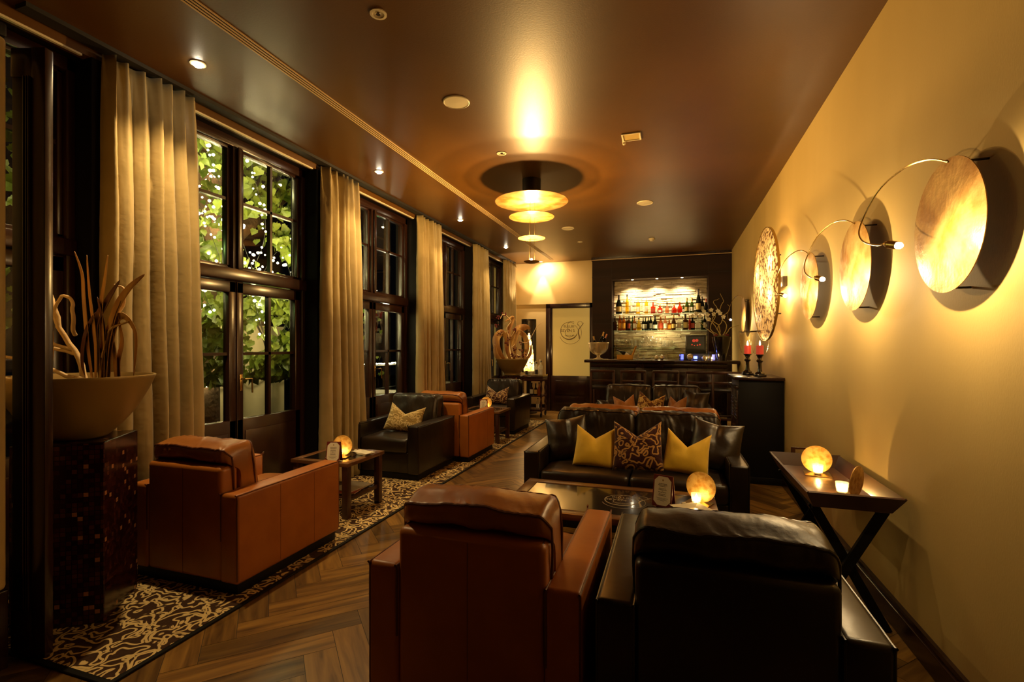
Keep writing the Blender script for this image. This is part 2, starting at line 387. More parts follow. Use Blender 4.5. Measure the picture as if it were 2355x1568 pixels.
# ------------------------------------------------------------------ room shell
XL, XR, YB = -3.5, 1.07, 10.2
def uvset(me, fn):
    uv = me.uv_layers.new(name='UVMap')
    for poly in me.polygons:
        for li in poly.loop_indices:
            uv.data[li].uv = fn(me.vertices[me.loops[li].vertex_index].co, poly.normal)
def herring():
    w, L, g = .14, .70, .0012
    bm = bmesh.new(); uvl = bm.loops.layers.uv.new('UVMap')
    ca = math.cos(PI/4); sa = math.sin(PI/4)
    def add(cx, cy, along):
        hx, hy = (L/2-g, w/2-g) if along else (w/2-g, L/2-g)
        pts = [(-hx,-hy),(hx,-hy),(hx,hy),(-hx,hy)]
        co_ = []
        for (px_, py_) in pts:
            x = cx+px_; y = cy+py_; co_.append((x*ca-y*sa, x*sa+y*ca))
        mx_ = sum(p[0] for p in co_)/4; my_ = sum(p[1] for p in co_)/4
        if not (-3.75 < mx_ < 1.45 and -1.6 < my_ < 10.5): return
        vs = [bm.verts.new((x, y, 0)) for x, y in co_]
        f = bm.faces.new(vs)
        for lp, (px_, py_) in zip(f.loops, pts): lp[uvl].uv = (px_, py_) if along else (py_, px_)
    k = int(round(L/w))
    for r_ in range(-120, 120):
        for s in range(-14, 14):
            x0 = r_*w + s*2*L; y0 = r_*w
            add(x0+L/2, y0+w/2, True)
            add(x0+L+w/2, y0+w-L/2, False)
    me = bpy.data.meshes.new('floor'); bm.to_mesh(me); bm.free(); me.materials.append(MATS['parquet'])
    o = bpy.data.objects.new('floor', me); col.objects.link(o); o['kind'] = 'structure'
    o['label'] = 'brown oak floor laid in a herringbone pattern'
herring()
b = bmesh.new(); bx(b, -3.85, 1.3, -1.6, 10.6, -.12, -.002); struct('floor_base', b, 'slot_black', 0)['label'] = 'dark underlay showing in the joints of the oak floor'
b = bmesh.new(); bx(b, -3.31, 1.2, -1.6, 10.4, HC, HC+.1); struct('ceiling', b, 'ceiling_brown', 0)
b = bmesh.new(); bx(b, XR, XR+.15, -1.6, 10.4, 0, HC+.05); struct('wall_right', b, 'plaster', 0)
b = bmesh.new(); bx(b, XR-.018, XR+.0, -1.5, 9.9, 0, .13); bx(b, XR-.028, XR+.0, -1.5, 9.9, 0, .10, .004); struct('baseboard_right', b, 'dark_wood', 0)
b = bmesh.new(); bx(b, -3.85, XR, -1.7, -1.6, 0, HC+.1); struct('wall_front', b, 'panel_wood', 0)
# back wall: doorway wall with the upper part standing a little proud
b = bmesh.new(); bx(b, -3.6, -1.5, YB, YB+.15, 0, 2.30); struct('wall_back', b, 'plaster_back', 0)
b = bmesh.new(); bx(b, -3.6, -1.5, YB-.025, YB+.15, 2.30, HC); struct('wall_back_upper', b, 'plaster_back', 0)
b = bmesh.new(); bx(b, -3.3, -2.60, YB-.02, YB, 0, .13); struct('baseboard_back', b, 'dark_wood', 0)
# lintel over the windows with a pale trim under it
b = bmesh.new(); bx(b, -3.38, -3.31, -1.6, 10.2, 3.13, HC+.1); struct('wall_left_lintel', b, 'ceiling_brown', 0)
b = bmesh.new()
for i in range(5):
    y0 = .42+1.94*i; bx(b, -3.335, -3.315, y0-.1, y0+1.5, 3.118, 3.13)
struct('trim_1', b, 'white_trim', 0)
b = bmesh.new(); bx(b, -3.62, -3.38, -1.6, 10.2, 3.13, 3.3); struct('wall_left_head', b, 'pier_paint', 0)
# piers between the windows
for i, (ya, yb_) in enumerate([(-1.6,.40),(1.96,2.34),(3.90,4.28),(5.84,6.22),(7.78,8.16)]):
    b = bmesh.new(); bx(b, -3.62, -3.30, ya, yb_, 0, 3.13)
    struct('wall_left_pier_%d' % (i+1), b, 'pier_paint', 0)
b = bmesh.new(); bx(b, -3.62, -3.26, 9.72, 10.2, 0, 3.13); struct('wall_left_end', b, 'plaster_back', 0)

# ------------------------------------------------------------------ windows (french doors under a transom light)
def window(k, y0, y1):
    root = bpy.data.objects.new('window_%d' % k, None); col.objects.link(root); root['kind'] = 'structure'
    root['label'] = ['', 'dark window behind the driftwood bowl', 'tall dark French window showing ivy and fairy lights', 'tall dark French window between the second and third curtains',
                     'tall dark French window between the third and fourth curtains', 'farthest tall window beside the back wall'][k]
    X0, X1 = -3.53, -3.47; ym = (y0+y1)/2
    b = bmesh.new()
    bx(b, -3.56, -3.44, y0, y0+.05, 0, 3.13, .006); bx(b, -3.56, -3.44, y1-.05, y1, 0, 3.13, .006)
    bx(b, -3.56, -3.44, y0, y1, 3.05, 3.13, .006); bx(b, -3.57, -3.42, y0, y1, 1.94, 2.04, .01)
    bx(b, -3.56, -3.44, ym-.05, ym+.05, 2.03, 3.06, .008); bx(b, -3.43, -3.415, ym-.02, ym+.02, 2.04, 3.05, .004)
    ob('window_frame', b, 'window_wood', root)
    # transom muntins
    b = bmesh.new()
    for ya, yb_ in ((y0+.05, ym-.05), (ym+.05, y1-.05)):
        bx(b, X0, X1, ya, yb_, 2.03, 2.07, .004); bx(b, X0, X1, ya, yb_, 3.03, 3.06, .004)
        bx(b, X0, X1, ya, ya+.03, 2.05, 3.05, .004); bx(b, X0, X1, yb_-.03, yb_, 2.05, 3.05, .004)
        bx(b, X0+.01, X1-.01, (ya+yb_)/2-.012, (ya+yb_)/2+.012, 2.05, 3.05); bx(b, X0+.01, X1-.01, ya, yb_, 2.60, 2.625)
    ob('transom_muntins', b, 'window_wood', root)
    b = bmesh.new(); bx(b, -3.502, -3.498, y0+.06, ym-.06, 2.06, 3.05); bx(b, -3.502, -3.498, ym+.06, y1-.06, 2.06, 3.05); ob('transom_glass', b, 'pane_glass', root, 0)
    for s, (ya, yb_) in enumerate(((y0+.05, ym-.005), (ym+.005, y1-.05))):
        b = bmesh.new()
        bx(b, X0, X1+.01, ya, ya+.065, .03, 1.94, .006); bx(b, X0, X1+.01, yb_-.065, yb_, .03, 1.94, .006)
        bx(b, X0, X1+.01, ya, yb_, 1.84, 1.935, .006); bx(b, X0, X1+.01, ya, yb_, .03, .78, .006)
        bx(b, X1+.008, X1+.018, ya+.08, yb_-.08, .13, .68, .006)
        yc = (ya+yb_)/2
        bx(b, X0+.01, X1-.005, yc-.013, yc+.013, .76, 1.86); bx(b, X0+.01, X1-.005, ya+.05, yb_-.05, 1.32, 1.345)
        leaf = ob('door_leaf', b, 'window_wood', root)
        b = bmesh.new(); bx(b, -3.502, -3.498, ya+.05, yb_-.05, .77, 1.85); ob('leaf_glass', b, 'pane_glass', leaf, 0)
        if s == 1:
            b = bmesh.new(); bx(b, X1+.01, X1+.02, ya+.02, ya+.05, 1.02, 1.16, .004); tube(b, [(X1+.02, ya+.035, 1.12), (X1+.06, ya+.035, 1.12), (X1+.065, ya+.10, 1.12), (X1+.065, ya+.105, 1.0)], .007)
            ob('handle', b, 'brass', leaf)
for k, (ya, yb_) in enumerate([(.40,1.96),(2.34,3.90),(4.28,5.84),(6.22,7.78),(8.16,9.72)]): window(k+1, ya, yb_)

# ------------------------------------------------------------------ curtains
def curtain(y0, y1, label, fb=0., seed=0, folds=8):
    rnd = random.Random(seed)
    ws = [rnd.uniform(.7,1.35) for _ in range(folds)]; tot = sum(ws); ed = [0]
    for w_ in ws: ed.append(ed[-1]+w_/tot)
    am = [rnd.uniform(.6,1.1) for _ in range(folds)]
    b = bmesh.new(); nu = folds*16+1; nz = 60; z0, z1 = .02, 3.165
    def f(u, v):
        z = z1 + (z0-z1)*v
        i = 0
        uu = min(max(u + .012*math.sin(2.3*v*PI+seed+u*9)*min(1, v*4)*(1-abs(2*u-1)), 0), 1)
        while i < folds-1 and uu > ed[i+1]: i += 1
        t = (uu-ed[i])/(ed[i+1]-ed[i])
        rid = abs(math.sin(PI*min(max(t,0),1)))**.62
        pin = math.exp(-v*11)
        pl_ = rid*(1-pin)+pin*(math.exp(-((t-.5)/.16)**2)*.9)
        x = -3.275 + (.085*am[i]+.02*v)*pl_ + .010*noise.noise(Vector((u*9, v*5, seed)))
        x += .0035*noise.noise(Vector((u*60, v*45, seed+3)))
        y = y0 + (y1-y0)*u + v*fb*u - v*.03*(1-u) + .006*noise.noise(Vector((u*6, v*4, seed+9)))
        return (max(min(x, -3.17), -3.292), y, z)
    grid(b, nu, nz, f)
    o = ob('curtain', b, 'curtain_silk', None, 80); tag(o, label, 'curtain', 'floor length curtains along the windows')
    md = o.modifiers.new('th', 'SOLIDIFY'); md.thickness = .003; return o
curtain(2.00, 2.60, 'wide tan silk curtain nearest the camera behind the driftwood bowl', .07, 1, 7)
curtain(3.92, 4.50, 'second tan silk curtain behind the small table with menu card', .13, 2, 6)
curtain(5.80, 6.44, 'third tan silk curtain behind the black armchair with cream pillow', .11, 3, 7)
curtain(7.74, 8.42, 'fourth tan silk curtain behind the far planter bowl', .14, 4, 7)
curtain(9.33, 10.0, 'farthest tan silk curtain in the corner by the drum lamp', .05, 5, 7)
b = bmesh.new(); bx(b, -3.29, -3.20, 1.6, 9.95, 3.175, 3.2); struct('trim_2', b, 'slot_black', 0)

# ------------------------------------------------------------------ dark polished door leaf and cream wall at the far left
EX, EY = -2.647, 1.39
root = thing('open_door', 'dark polished wooden door leaf at the left edge of the room', 'door', (EX, EY, 0), 0)
Mx = Matrix.Rotation(math.atan2(-.3137, -.9495), 4, 'Z')
def leafbox(name, a, c, t0, t1, z0, z1, m='window_wood', bev=.004):
    b_ = bmesh.new(); bx(b_, a, c, t0, t1, z0, z1, bev, M=Mx); return ob(name, b_, m, root)
leafbox('stile', 0, .062, -.04, 0, .012, 2.73); leafbox('rail', .062, .16, -.035, -.005, 2.60, 2.73); leafbox('rail', .062, .16, -.035, -.005, .012, .22)
b = bmesh.new()
for k_ in (.066, .076, .088): bx(b, k_, k_+.006, -.032, .008, .22, 2.6, .002, M=Mx)
ob('moulding', b, 'window_wood', root)
leafbox('panel', .062, .16, -.022, -.012, .2, 2.62, 'black_base')
b = bmesh.new(); bx(b, -3.28, -2.745, -1.58, 1.31, .34, 2.74, .02, 3); o = struct('wall_left_front', b, 'plaster_back', 40); o['label'] = 'cream wall strip at the far left edge'
b = bmesh.new(); bx(b, -3.28, -2.74, -1.58, 1.312, 0, .34, .006); struct('baseboard_left', b, 'dark_wood', 40)
b = bmesh.new(); bx(b, -3.28, -2.745, -1.58, 1.31, 2.74, 2.80, .01); struct('trim_7', b, 'pier_paint', 40)

# ------------------------------------------------------------------ back wall: door, bar niche
XD0, XD1 = -2.58, -1.585
b = bmesh.new(); Y = YB
bx(b, XD0, XD0+.10, Y-.07, Y, 0, 2.30, .005); bx(b, XD1-.05, XD1+.03, Y-.07, Y, 0, 2.30, .005); bx(b, XD0, XD1+.03, Y-.07, Y, 2.20, 2.30, .005)
root = struct('door_1', b, 'dark_wood', 40, 'dark framed door with a frosted cream glass panel')
b = bmesh.new(); bx(b, XD0+.10, XD1-.05, Y-.04, Y-.005, .02, .76, .004); bx(b, XD0+.2, XD1-.15, Y-.05, Y-.03, .14, .32, .004); bx(b, XD0+.2, XD1-.15, Y-.05, Y-.03, .36, .66, .004)
bx(b, XD0+.10, XD0+.14, Y-.04, Y-.005, .76, 2.2, .004); ob('door_panel', b, 'dark_wood', root)
b = bmesh.new(); bx(b, XD0+.14, XD1-.05, Y-.03, Y-.012, .76, 2.2); pane = ob('door_glass', b, 'frosted_glass', root, 0)
def arcpts(cx, cz, r, a0, a1, n=40): return [(cx+r*math.cos(R(a0+(a1-a0)*i/n)), cz+r*math.sin(R(a0+(a1-a0)*i/n))) for i in range(n+1)]
def logo(M, s, m, parent, name='emblem', mtext=None):
    b_ = bmesh.new()
    def stroke(pts, w0, w1=None):
        n = len(pts); w1 = w1 or w0
        vs = []
        for i, (x, y) in enumerate(pts):
            a_ = pts[max(i-1,0)]; c_ = pts[min(i+1,n-1)]; dx, dy = c_[0]-a_[0], c_[1]-a_[1]; L_ = math.hypot(dx, dy) or 1
            w = (w0+(w1-w0)*(i/(n-1))**2)/2
            vs.append([b_.verts.new(M @ Vector(((x+sg*-dy/L_*w)*s, (y+sg*dx/L_*w)*s, 0))) for sg in (-1, 1)])
        for p, q in zip(vs, vs[1:]): b_.faces.new((p[0], q[0], q[1], p[1]))
    stroke(arcpts(0, 0, .78, 55, 300), .035, .10)                 # inner letter ring
    stroke(arcpts(0, 0, .78, 300, 345), .10, .02)
    stroke(arcpts(.12, -.18, 1.02, 200, 410), .03)                # outer ring, lower left to upper right
    stroke(arcpts(.25, .42, .42, 60, 250), .035)                  # curl of the S
    stroke(arcpts(.28, .02, .52, 65, 10), .03); stroke(arcpts(.05, -.15, .42, 160, 330), .03, .05)
    stroke([(.78+.14*math.cos(t*.26)-.0 + .018*t, -.72+.062*t+.0*math.sin(t)) for t in range(0, 24)], .10, .03)
    stroke(arcpts(1.0, .62, .22, -60, 230), .03)
    o = ob(name, b_, m, parent, 0)
    for txt, size, y, x in (('BULLBE', .30, .30, 0.0), ('SEVEN S', .36, -.10, -.12), ('AMERICAN BAR', .13, -.48, .05)):
        words(txt, size*s, mtext or m, o, M @ Matrix.Translation((x*s, y*s, 0)), ext=0)
    return o
mat('etch_dark', (.02,.01,.006), .3); mat('etch_brown', (.16,.09,.03), .4); mat('etch_light', (.34,.27,.17), .4)
logo(Matrix.Translation((-2.08, Y-.033, 1.72)) @ Matrix.Rotation(PI/2, 4, 'X'), .235, 'etch_brown', pane)

b = bmesh.new()
YN = 9.9; nx0, nx1, nz0, nz1 = -1.15, .66, 1.0, 2.77
bx(b, -1.545, nx0, YN, 10.4, 0, 3.13); bx(b, nx1, XR, YN, 10.4, 0, 3.13); bx(b, nx0, nx1, YN, 10.4, nz1, 3.13); bx(b, nx0, nx1, YN+.0, 10.4, 0, nz0)
struct('wall_back_bar', b, 'panel_wood', 0, 'dark wooden panelling around the back bar niche')
b = bmesh.new()
for zz in (1.85, 2.80): bx(b, -1.55, nx0, YN-.002, YN+.01, zz-.004, zz+.004)
bx(b, nx0-.006, nx0+.0, YN-.003, YN+.01, 2.78, 3.12); bx(b, nx1, nx1+.006, YN-.003, YN+.01, 2.78, 3.12); bx(b, nx1, XR, YN-.002, YN+.01, 2.796, 2.804)
struct('trim_3', b, 'slot_black', 0)
b = bmesh.new(); bx(b, -1.56, XR, YN-.012, YN+.05, 3.155, 3.175); bx(b, -1.56, XR, YN+.0, YN+.05, 3.125, 3.2); struct('trim_4', b, 'dark_wood', 0)
b = bmesh.new(); bx(b, -1.56, XR, YN-.03, YN-.012, 3.135, 3.147); struct('trim_5', b, 'vent_rail', 0)
# stacked ledge stones on the niche back: one wall skin
b = bmesh.new(); rnd = random.Random(3); z = nz0
while z < nz1:
    h = rnd.uniform(.018, .045); x = nx0-rnd.uniform(0, .2)
    while x < nx1:
        L_ = rnd.uniform(.12, .38); xa, xb = max(x, nx0), min(x+L_, nx1)
        if xb-xa > .02: bx(b, xa+.001, xb-.001, 10.27-rnd.uniform(0, .028), 10.32, z+.001, min(z+h, nz1)-.001, .003, 1)
        x += L_
    z += h
struct('wall_niche', b, 'ledge_stone', 0, 'pale stacked ledge stone at the back of the bar niche')
b = bmesh.new(); bx(b, nx0, nx1, YN+.02, 10.28, 2.735, 2.775); struct('trim_6', b, 'panel_wood', 0)
for i, x_ in enumerate((-.75, -.28, .19)):
    r_ = thing('niche_spotlight', ['left', 'middle', 'right'][i]+' small spotlight in the top of the bar niche', 'spotlight', (x_, 9.99, 2.735), 0, 'niche spotlights')
    b = bmesh.new(); lathe(b, [(.032,0),(.032,-.006),(.024,-.008),(.024,-.001)], seg=20); ob('ring', b, 'brass', r_)
    b = bmesh.new(); lathe(b, [(.0,-.012),(.016,-.011),(.022,-.004)], seg=16, cap=False); ob('lens', b, 'spot_glow', r_)
    light('niche_lamp', 'SPOT', (x_, 9.99, 2.715), 75, (1,.78,.46), .02, (R(12), 0, 0), 115, .6)
shelfdefs = [(2.045, nx0, nx1), (1.71, nx0, nx1), (1.375, nx0, .12)]
for i, (z_, xa, xb) in enumerate(shelfdefs):
    b = bmesh.new(); bx(b, xa+.004, xb-.004, 9.96, 10.24, z_-.012, z_, .001, 1)
    tag(ob('glass_shelf', b, 'shelf_glass', None, 0), ['top glass shelf of the bar niche with spirit bottles', 'middle glass shelf of the bar niche with whisky bottles', 'lowest short glass shelf of the bar niche holding drinking glasses'][i], 'shelf')
light('niche_fill', 'POINT', (-.2, 9.93, 1.62), 7.0, (1,.8,.4), .05)  # unseen fill added to brighten the stone in the lower niche

# ------------------------------------------------------------------ bar counter
root = thing('bar_counter', 'long dark wooden bar counter in front of the niche', 'bar counter', (0, 8.95, 0))
b = bmesh.new(); bx(b, -1.50, XR-.01, -.27, .25, 1.10, 1.15, .006); ob('countertop', b, 'dark_wood', root)
b = bmesh.new(); bx(b, -1.40, .88, -.15, .18, 0, 1.10, .004)
for i in range(5):
    xa = -1.36+i*.446; bx(b, xa, xa+.40, -.165, -.15, .15, .95, .005)
bx(b, -1.40, .88, -.19, -.15, 1.02, 1.10, .004); ob('front', b, 'dark_wood', root)
b = bmesh.new(); tube(b, [(-1.38, -.30, .22), (.86, -.30, .22)], .018)
for x_ in (-1.3, -.25, .8): tube(b, [(x_, -.30, .22), (x_, -.15, .22)], .012)
ob('foot_rail', b, 'brass', root)

# bar stools
def stool(loc, label, first=None):
    if first: return dup(first, loc, 0, label)
    r_ = thing('bar_stool', label, 'bar stool', loc, 0, 'wooden bar stools at the counter')
    for x_ in (-.19, .19):
        b_ = bmesh.new(); bx(b_, x_-.018, x_+.018, -.21, -.175, 0, .99, .004); ob('back_post', b_, 'chair_wood', r_)
        b_ = bmesh.new(); bx(b_, x_-.018, x_+.018, .15, .185, 0, .68, .004); ob('leg', b_, 'chair_wood', r_)
    b_ = bmesh.new(); bx(b_, -.20, .20, -.215, -.18, .955, 1.0, .008); ob('top_rail', b_, 'chair_wood', r_)
    b_ = bmesh.new(); bx(b_, -.18, .18, -.205, -.185, .80, .835, .004); ob('back_slat', b_, 'chair_wood', r_)
    b_ = bmesh.new(); bx(b_, -.20, .20, -.19, .20, .67, .72, .015, 3); ob('seat', b_, 'dark_leather', r_)
    b_ = bmesh.new(); bx(b_, -.19, .19, -.20, -.18, .24, .27, .003); bx(b_, -.19, .19, .16, .18, .24, .27, .003); bx(b_, -.20, -.18, -.2, .18, .34, .37, .003); bx(b_, .18, .20, -.2, .18, .34, .37, .003)
    ob('stretcher', b_, 'chair_wood', r_); return r_
names = ['leftmost bar stool with wooden back, nearest the frosted door', 'second bar stool from the left at the counter', 'middle bar stool of the row at the counter', 'fourth bar stool from the left at the counter', 'rightmost bar stool, half hidden by the dark cabinet']
s0 = None
for i, x_ in enumerate((-1.105, -.605, -.095, .415, .80)):
    s = stool((x_, 8.36, 0), names[i], s0); s0 = s0 or s
# ------------------------------------------------------------------ seating
def backcush(W, yb, seed, wr=.010):
    """leather back cushion leaning over the back frame; local x centred, back plane at y = yb, front towards -y"""
    sec = smoothpts([Vector((a, b_, 0)) for a, b_ in ((yb-.128,.42),(yb-.128,.64),(yb-.085,.705),(yb-.040,.728),(yb-.026,.760),(yb-.030,.792),(yb-.040,.806),(yb-.060,.812),(yb-.12,.828),(yb-.195,.826),(yb-.226,.815),(yb-.240,.800),(yb-.258,.74),(yb-.285,.60),(yb-.290,.45),(yb-.20,.415))], 3)
    cy = yb-.155; cz = .64; n = len(sec); nx = 72
    bm = bmesh.new(); rings = []
    for i in range(nx+1):
        u = -1+2*i/nx; x = u*W/2
        e = abs(u); k = 1-.0*e
        if e > .86: k = 1-.30*((e-.86)/.14)**2.2
        ring = []
        for j, s in enumerate(sec):
            y = cy+(s.x-cy)*k; z = cz+(s.y-cz)*(k if s.y > cz else .5+.5*k)
            w = noise.noise(Vector((x*8+seed, y*6, z*10)))*wr + (abs(noise.noise(Vector((x*26+seed+y*22, y*5, z*7))))-.2)*wr*.8
            z2 = z+w*(1.0 if z > .6 else .4)+.008*(1-u*u); ring.append(bm.verts.new((x, y-w*.8, z2)))
        rings.append(ring)
    for a, c in zip(rings, rings[1:]):
        for j in range(n):
            k = (j+1) % n; bm.faces.new((a[j], c[j], c[k], a[k]))
    bm.faces.new(rings[0]); bm.faces.new(rings[-1][::-1])
    return bm
def cushpipe(W, yb, yy, zz, r=.006, seed=0, wr=.010):
    pts = []; cy, cz = yb-.155, .64
    for i in range(49):
        u = -1+2*i/48; e = abs(u); k = 1 if e <= .86 else 1-.30*((e-.86)/.14)**2.2
        x = u*W/2; z = cz+(zz-cz)*k; y = cy+(yy-cy)*k
        w = noise.noise(Vector((x*8+seed, y*6, z*10)))*wr + (abs(noise.noise(Vector((x*26+seed+y*22, y*5, z*7))))-.2)*wr*.8
        pts.append((x, y-w*.8, z+w+.008*(1-u*u)+.001))
    a, c = pts[0], pts[-1]; s = -.008 if yy > yb-.1 else -.014
    pts = [(a[0]+.002, a[1]+s*2, a[2]-.20), (a[0]-.003, a[1]+s, a[2]-.08)] + pts + [(c[0]+.003, c[1]+s, c[2]-.08), (c[0]-.002, c[1]+s*2, c[2]-.20)]
    return pts
def seating(kind, label, loc, rz, W=.83, D=.87, n=1, style='cognac', seed=0, group=None, cat='armchair'):
    hard, soft, pipe = ('cognac_leather', 'cognac_soft', 'piping_brown') if style == 'cognac' else ('dark_leather', 'dark_soft', 'piping_black')
    rt = thing(kind, label, cat, loc, rz, group)
    aw = .13; yb = D/2; yf = -D/2; hx = W/2
    b = bmesh.new(); bx(b, -hx+.02, hx-.02, yf+.025, yb-.02, 0, .075, .004); ob('plinth', b, 'black_base', rt)
    for s in (-1, 1):
        xa, xb = (s*hx, s*(hx-aw)) if s < 0 else (hx-aw, hx)
        b = bmesh.new(); bx(b, xa, xb, yf, yb, .07, .572, .020, 4)
        arm = ob('armrest', b, hard, rt, 50)
        xo = s*(hx-.006); b = bmesh.new()
        tube(b, smoothpts([(xo, yb-.006, .09), (xo, yb-.006, .30), (xo, yb-.006, .545), (xo, yb-.03, .566), (xo, 0, .566), (xo, yf+.03, .566), (xo, yf+.006, .545), (xo, yf+.006, .3), (xo, yf+.006, .09)], 4), .0042, 6)
        xi = s*(hx-aw+.006)
        tube(b, smoothpts([(xi, yb-.005, .3), (xi, yb-.006, .545), (xi, yb-.03, .566), (xi, 0, .566), (xi, yf+.03, .566), (xi, yf+.006, .545), (xi, yf+.006, .1)], 4), .0042, 6)
        ob('piping', b, pipe, arm)
        b = bmesh.new()
        for q in (.36, .70) if n < 3 else (.5,): bx(b, s*hx-.0006, s*hx+.0006, yb-D*q-.001, yb-D*q+.001, .09, .55)
        ob('seam', b, pipe, arm, 0)
    b = bmesh.new(); bx(b, -hx+aw-.004, hx-aw+.004, yb-.125, yb-.004, .07, .712, .026, 4)
    bf = ob('back_frame', b, hard, rt, 50)
    b = bmesh.new(); xs = hx-aw-.012
    tube(b, smoothpts([(-xs, yb-.03, .58), (-xs, yb-.014, .690), (-xs, yb-.05, .708), (-xs, yb-.10, .708)], 4), .0038, 6); tube(b, smoothpts([(xs, yb-.03, .58), (xs, yb-.014, .690), (xs, yb-.05, .708), (xs, yb-.10, .708)], 4), .0038, 6)
    bx(b, -.0012, .0012, yb-.006, yb-.0032, .08, .69)
    ob('seam', b, pipe, bf)
    b = bmesh.new(); bx(b, -hx+aw-.002, hx-aw+.002, yf+.015, yb-.12, .075, .29, .012, 3); ob('seat_base', b, hard, rt)
    cw = (W-2*aw)/n
    for i in range(n):
        xc = -hx+aw+cw*(i+.5); b = bmesh.new()
        t = bmesh.new(); bx(t, -cw/2+.003, cw/2-.003, yf-.005, yb-.27, .285, .43, .03, 3)
        bmesh.ops.subdivide_edges(t, edges=[e for e in t.edges if e.calc_length() > .12], cuts=9, use_grid_fill=True)
        for v in t.verts:
            if v.co.z > .40:
                u = v.co.x/(cw/2); w = (v.co.y-(yf+yb-.27)/2)/((yb-.27-yf)/2)
                v.co.z += .030*max(0, 1-u*u)*max(0, 1-w*w)**.7 + .006*noise.noise(Vector((v.co.x*9+seed+i*5, v.co.y*9, seed)))
            if v.co.y < yf+.03: v.co.y -= .012*max(0, 1-(v.co.x/(cw/2))**2)
        merge(b, t, Matrix.Translation((xc, 0, 0))); t.free(); ob('seat_cushion', b, soft, rt, 60)
    for i in range(n):
        xc = -hx+aw+cw*(i+.5); b = backcush(cw+.02 if n == 1 else cw+.004, yb, seed+i*7.7, .010 if n == 1 else .014)
        c = ob('back_cushion', b, soft, rt, 70); c.location = (xc, 0, 0)
        b = bmesh.new(); CW_ = cw+.02 if n == 1 else cw+.004; WR_ = .010 if n == 1 else .014; tube(b, cushpipe(CW_, yb, yb-.034, .803, 0, seed+i*7.7, WR_), .0055, 6); tube(b, cushpipe(CW_, yb, yb-.231, .812, 0, seed+i*7.7, WR_), .0055, 6); ob('piping', b, pipe, c)
    return rt
A0 = PI  # a seat whose back is towards the camera faces +y
seating('armchair', 'cognac leather armchair on the patterned rug beside the mosaic pedestal, back to camera', (-2.695, 2.495, 0), A0, style='cognac', seed=1)
seating('armchair', 'black leather armchair facing the small table with cream squiggle pillow', (-2.875, 4.83, 0), 0, W=.83, style='dark', seed=2)
seating('armchair', 'cognac leather armchair back to back with the black armchair on the rug', (-2.70, 5.72, 0), A0, style='cognac', seed=3)
seating('armchair', 'black leather armchair farthest away beside the drinks trolley and planter', (-2.74, 7.60, 0), 0, style='dark', seed=4)
seating('armchair', 'large cognac leather armchair seen from behind in the centre foreground', (-.70, 2.035, 0), A0, style='cognac', seed=5)
seating('armchair', 'black leather armchair seen from behind at the lower right foreground', (.175, 2.025, 0), A0, style='dark', seed=6)
seating('sofa', 'black leather two-seat sofa with yellow pillows facing the coffee table', (-.30, 4.085, 0), 0, W=1.62, n=2, style='dark', seed=7, cat='sofa')
seating('sofa', 'cognac leather two-seat sofa back to back with the black sofa', (-.28, 4.97, 0), A0, W=1.62, n=2, style='cognac', seed=8, cat='sofa')
seating('sofa', 'farther black leather two-seat sofa with amber pillows in front of the bar stools', (-.27, 7.02, 0), 0, W=1.56, n=2, style='dark', seed=9, cat='sofa')

# throw pillows
def pillow(loc, size, m, label, rz=0., lean=18, roll=0, dip=.10, thick=.075, name='throw_pillow', seed=0, zs=1.0, group=None):
    b = bmesh.new(); uvl = b.loops.layers.uv.new('UVMap'); n = 26; s = size/2
    fr, bk = {}, {}
    for i in range(n+1):
        for j in range(n+1):
            u = -1+2*i/n; v = -1+2*j/n
            ex = (1-abs(u)**2.6); ez = (1-abs(v)**2.6)
            th = thick*(max(ex, 0)*max(ez, 0))**.55
            x = s*u*(1-.07*(1-abs(v)**2)) ; z = s*v*zs*(1-.05*(1-u*u))
            top = max(0, (v+.35)/1.35)
            z -= dip*3.9*s*(1-abs(u)**.95)*top**1.9
            th *= (1-.35*top*(1-abs(u)))
            x *= 1-.06*top
            w = .010*noise.noise(Vector((x*11+seed, z*11, seed)))*(max(ex, 0)*max(ez, 0))**.5
            crease = .02*math.exp(-(u/.14)**2)*top*(max(ez,0))**.3
            fr[i,j] = b.verts.new((x, -th-w+crease, z+s*zs)); 
            bk[i,j] = fr[i,j] if i in (0, n) or j in (0, n) else b.verts.new((x, th-crease, z+s*zs))
    for i in range(n):
        for j in range(n):
            for d_, rev in ((fr, 0), (bk, 1)):
                q = [(i,j),(i+1,j),(i+1,j+1),(i,j+1)]
                if rev: q = q[::-1]
                try: f = b.faces.new([d_[k] for k in q])
                except ValueError: continue
                for lp, k in zip(f.loops, q): lp[uvl].uv = (k[0]/n*size+seed*1.7, k[1]/n*size)
    o = ob(name, b, m, None, 0)
    o.data.polygons.foreach_set('use_smooth', [True]*len(o.data.polygons))
    o.location = loc; o.rotation_euler = (R(-lean), R(roll), rz); return tag(o, label, 'pillow', group)
pillow((-.585, 3.80, .450), .33, 'yellow_fabric', 'plain yellow pillow at the left on the black sofa', R(4), 24, 3, .15, .06, seed=1)
pillow((-.245, 3.78, .450), .385, 'pillow_dark_squiggle', 'large dark pillow with gold squiggles in the middle of the black sofa', 0, 22, -2, .15, .07, seed=2)
pillow((.085, 3.79, .450), .335, 'yellow_fabric', 'plain yellow pillow at the right on the black sofa, near the menu card', R(-5), 26, 6, .19, .06, seed=3)
pillow((-.80, 3.98, .448), .37, 'dark_soft', 'black leather pillow leaning on the left arm of the black sofa', R(12), 22, -8, .02, .07, seed=4)
pillow((.285, 3.98, .448), .39, 'dark_soft', 'black leather pillow leaning on the right arm of the black sofa', R(-10), 22, 7, .03, .08, seed=5)
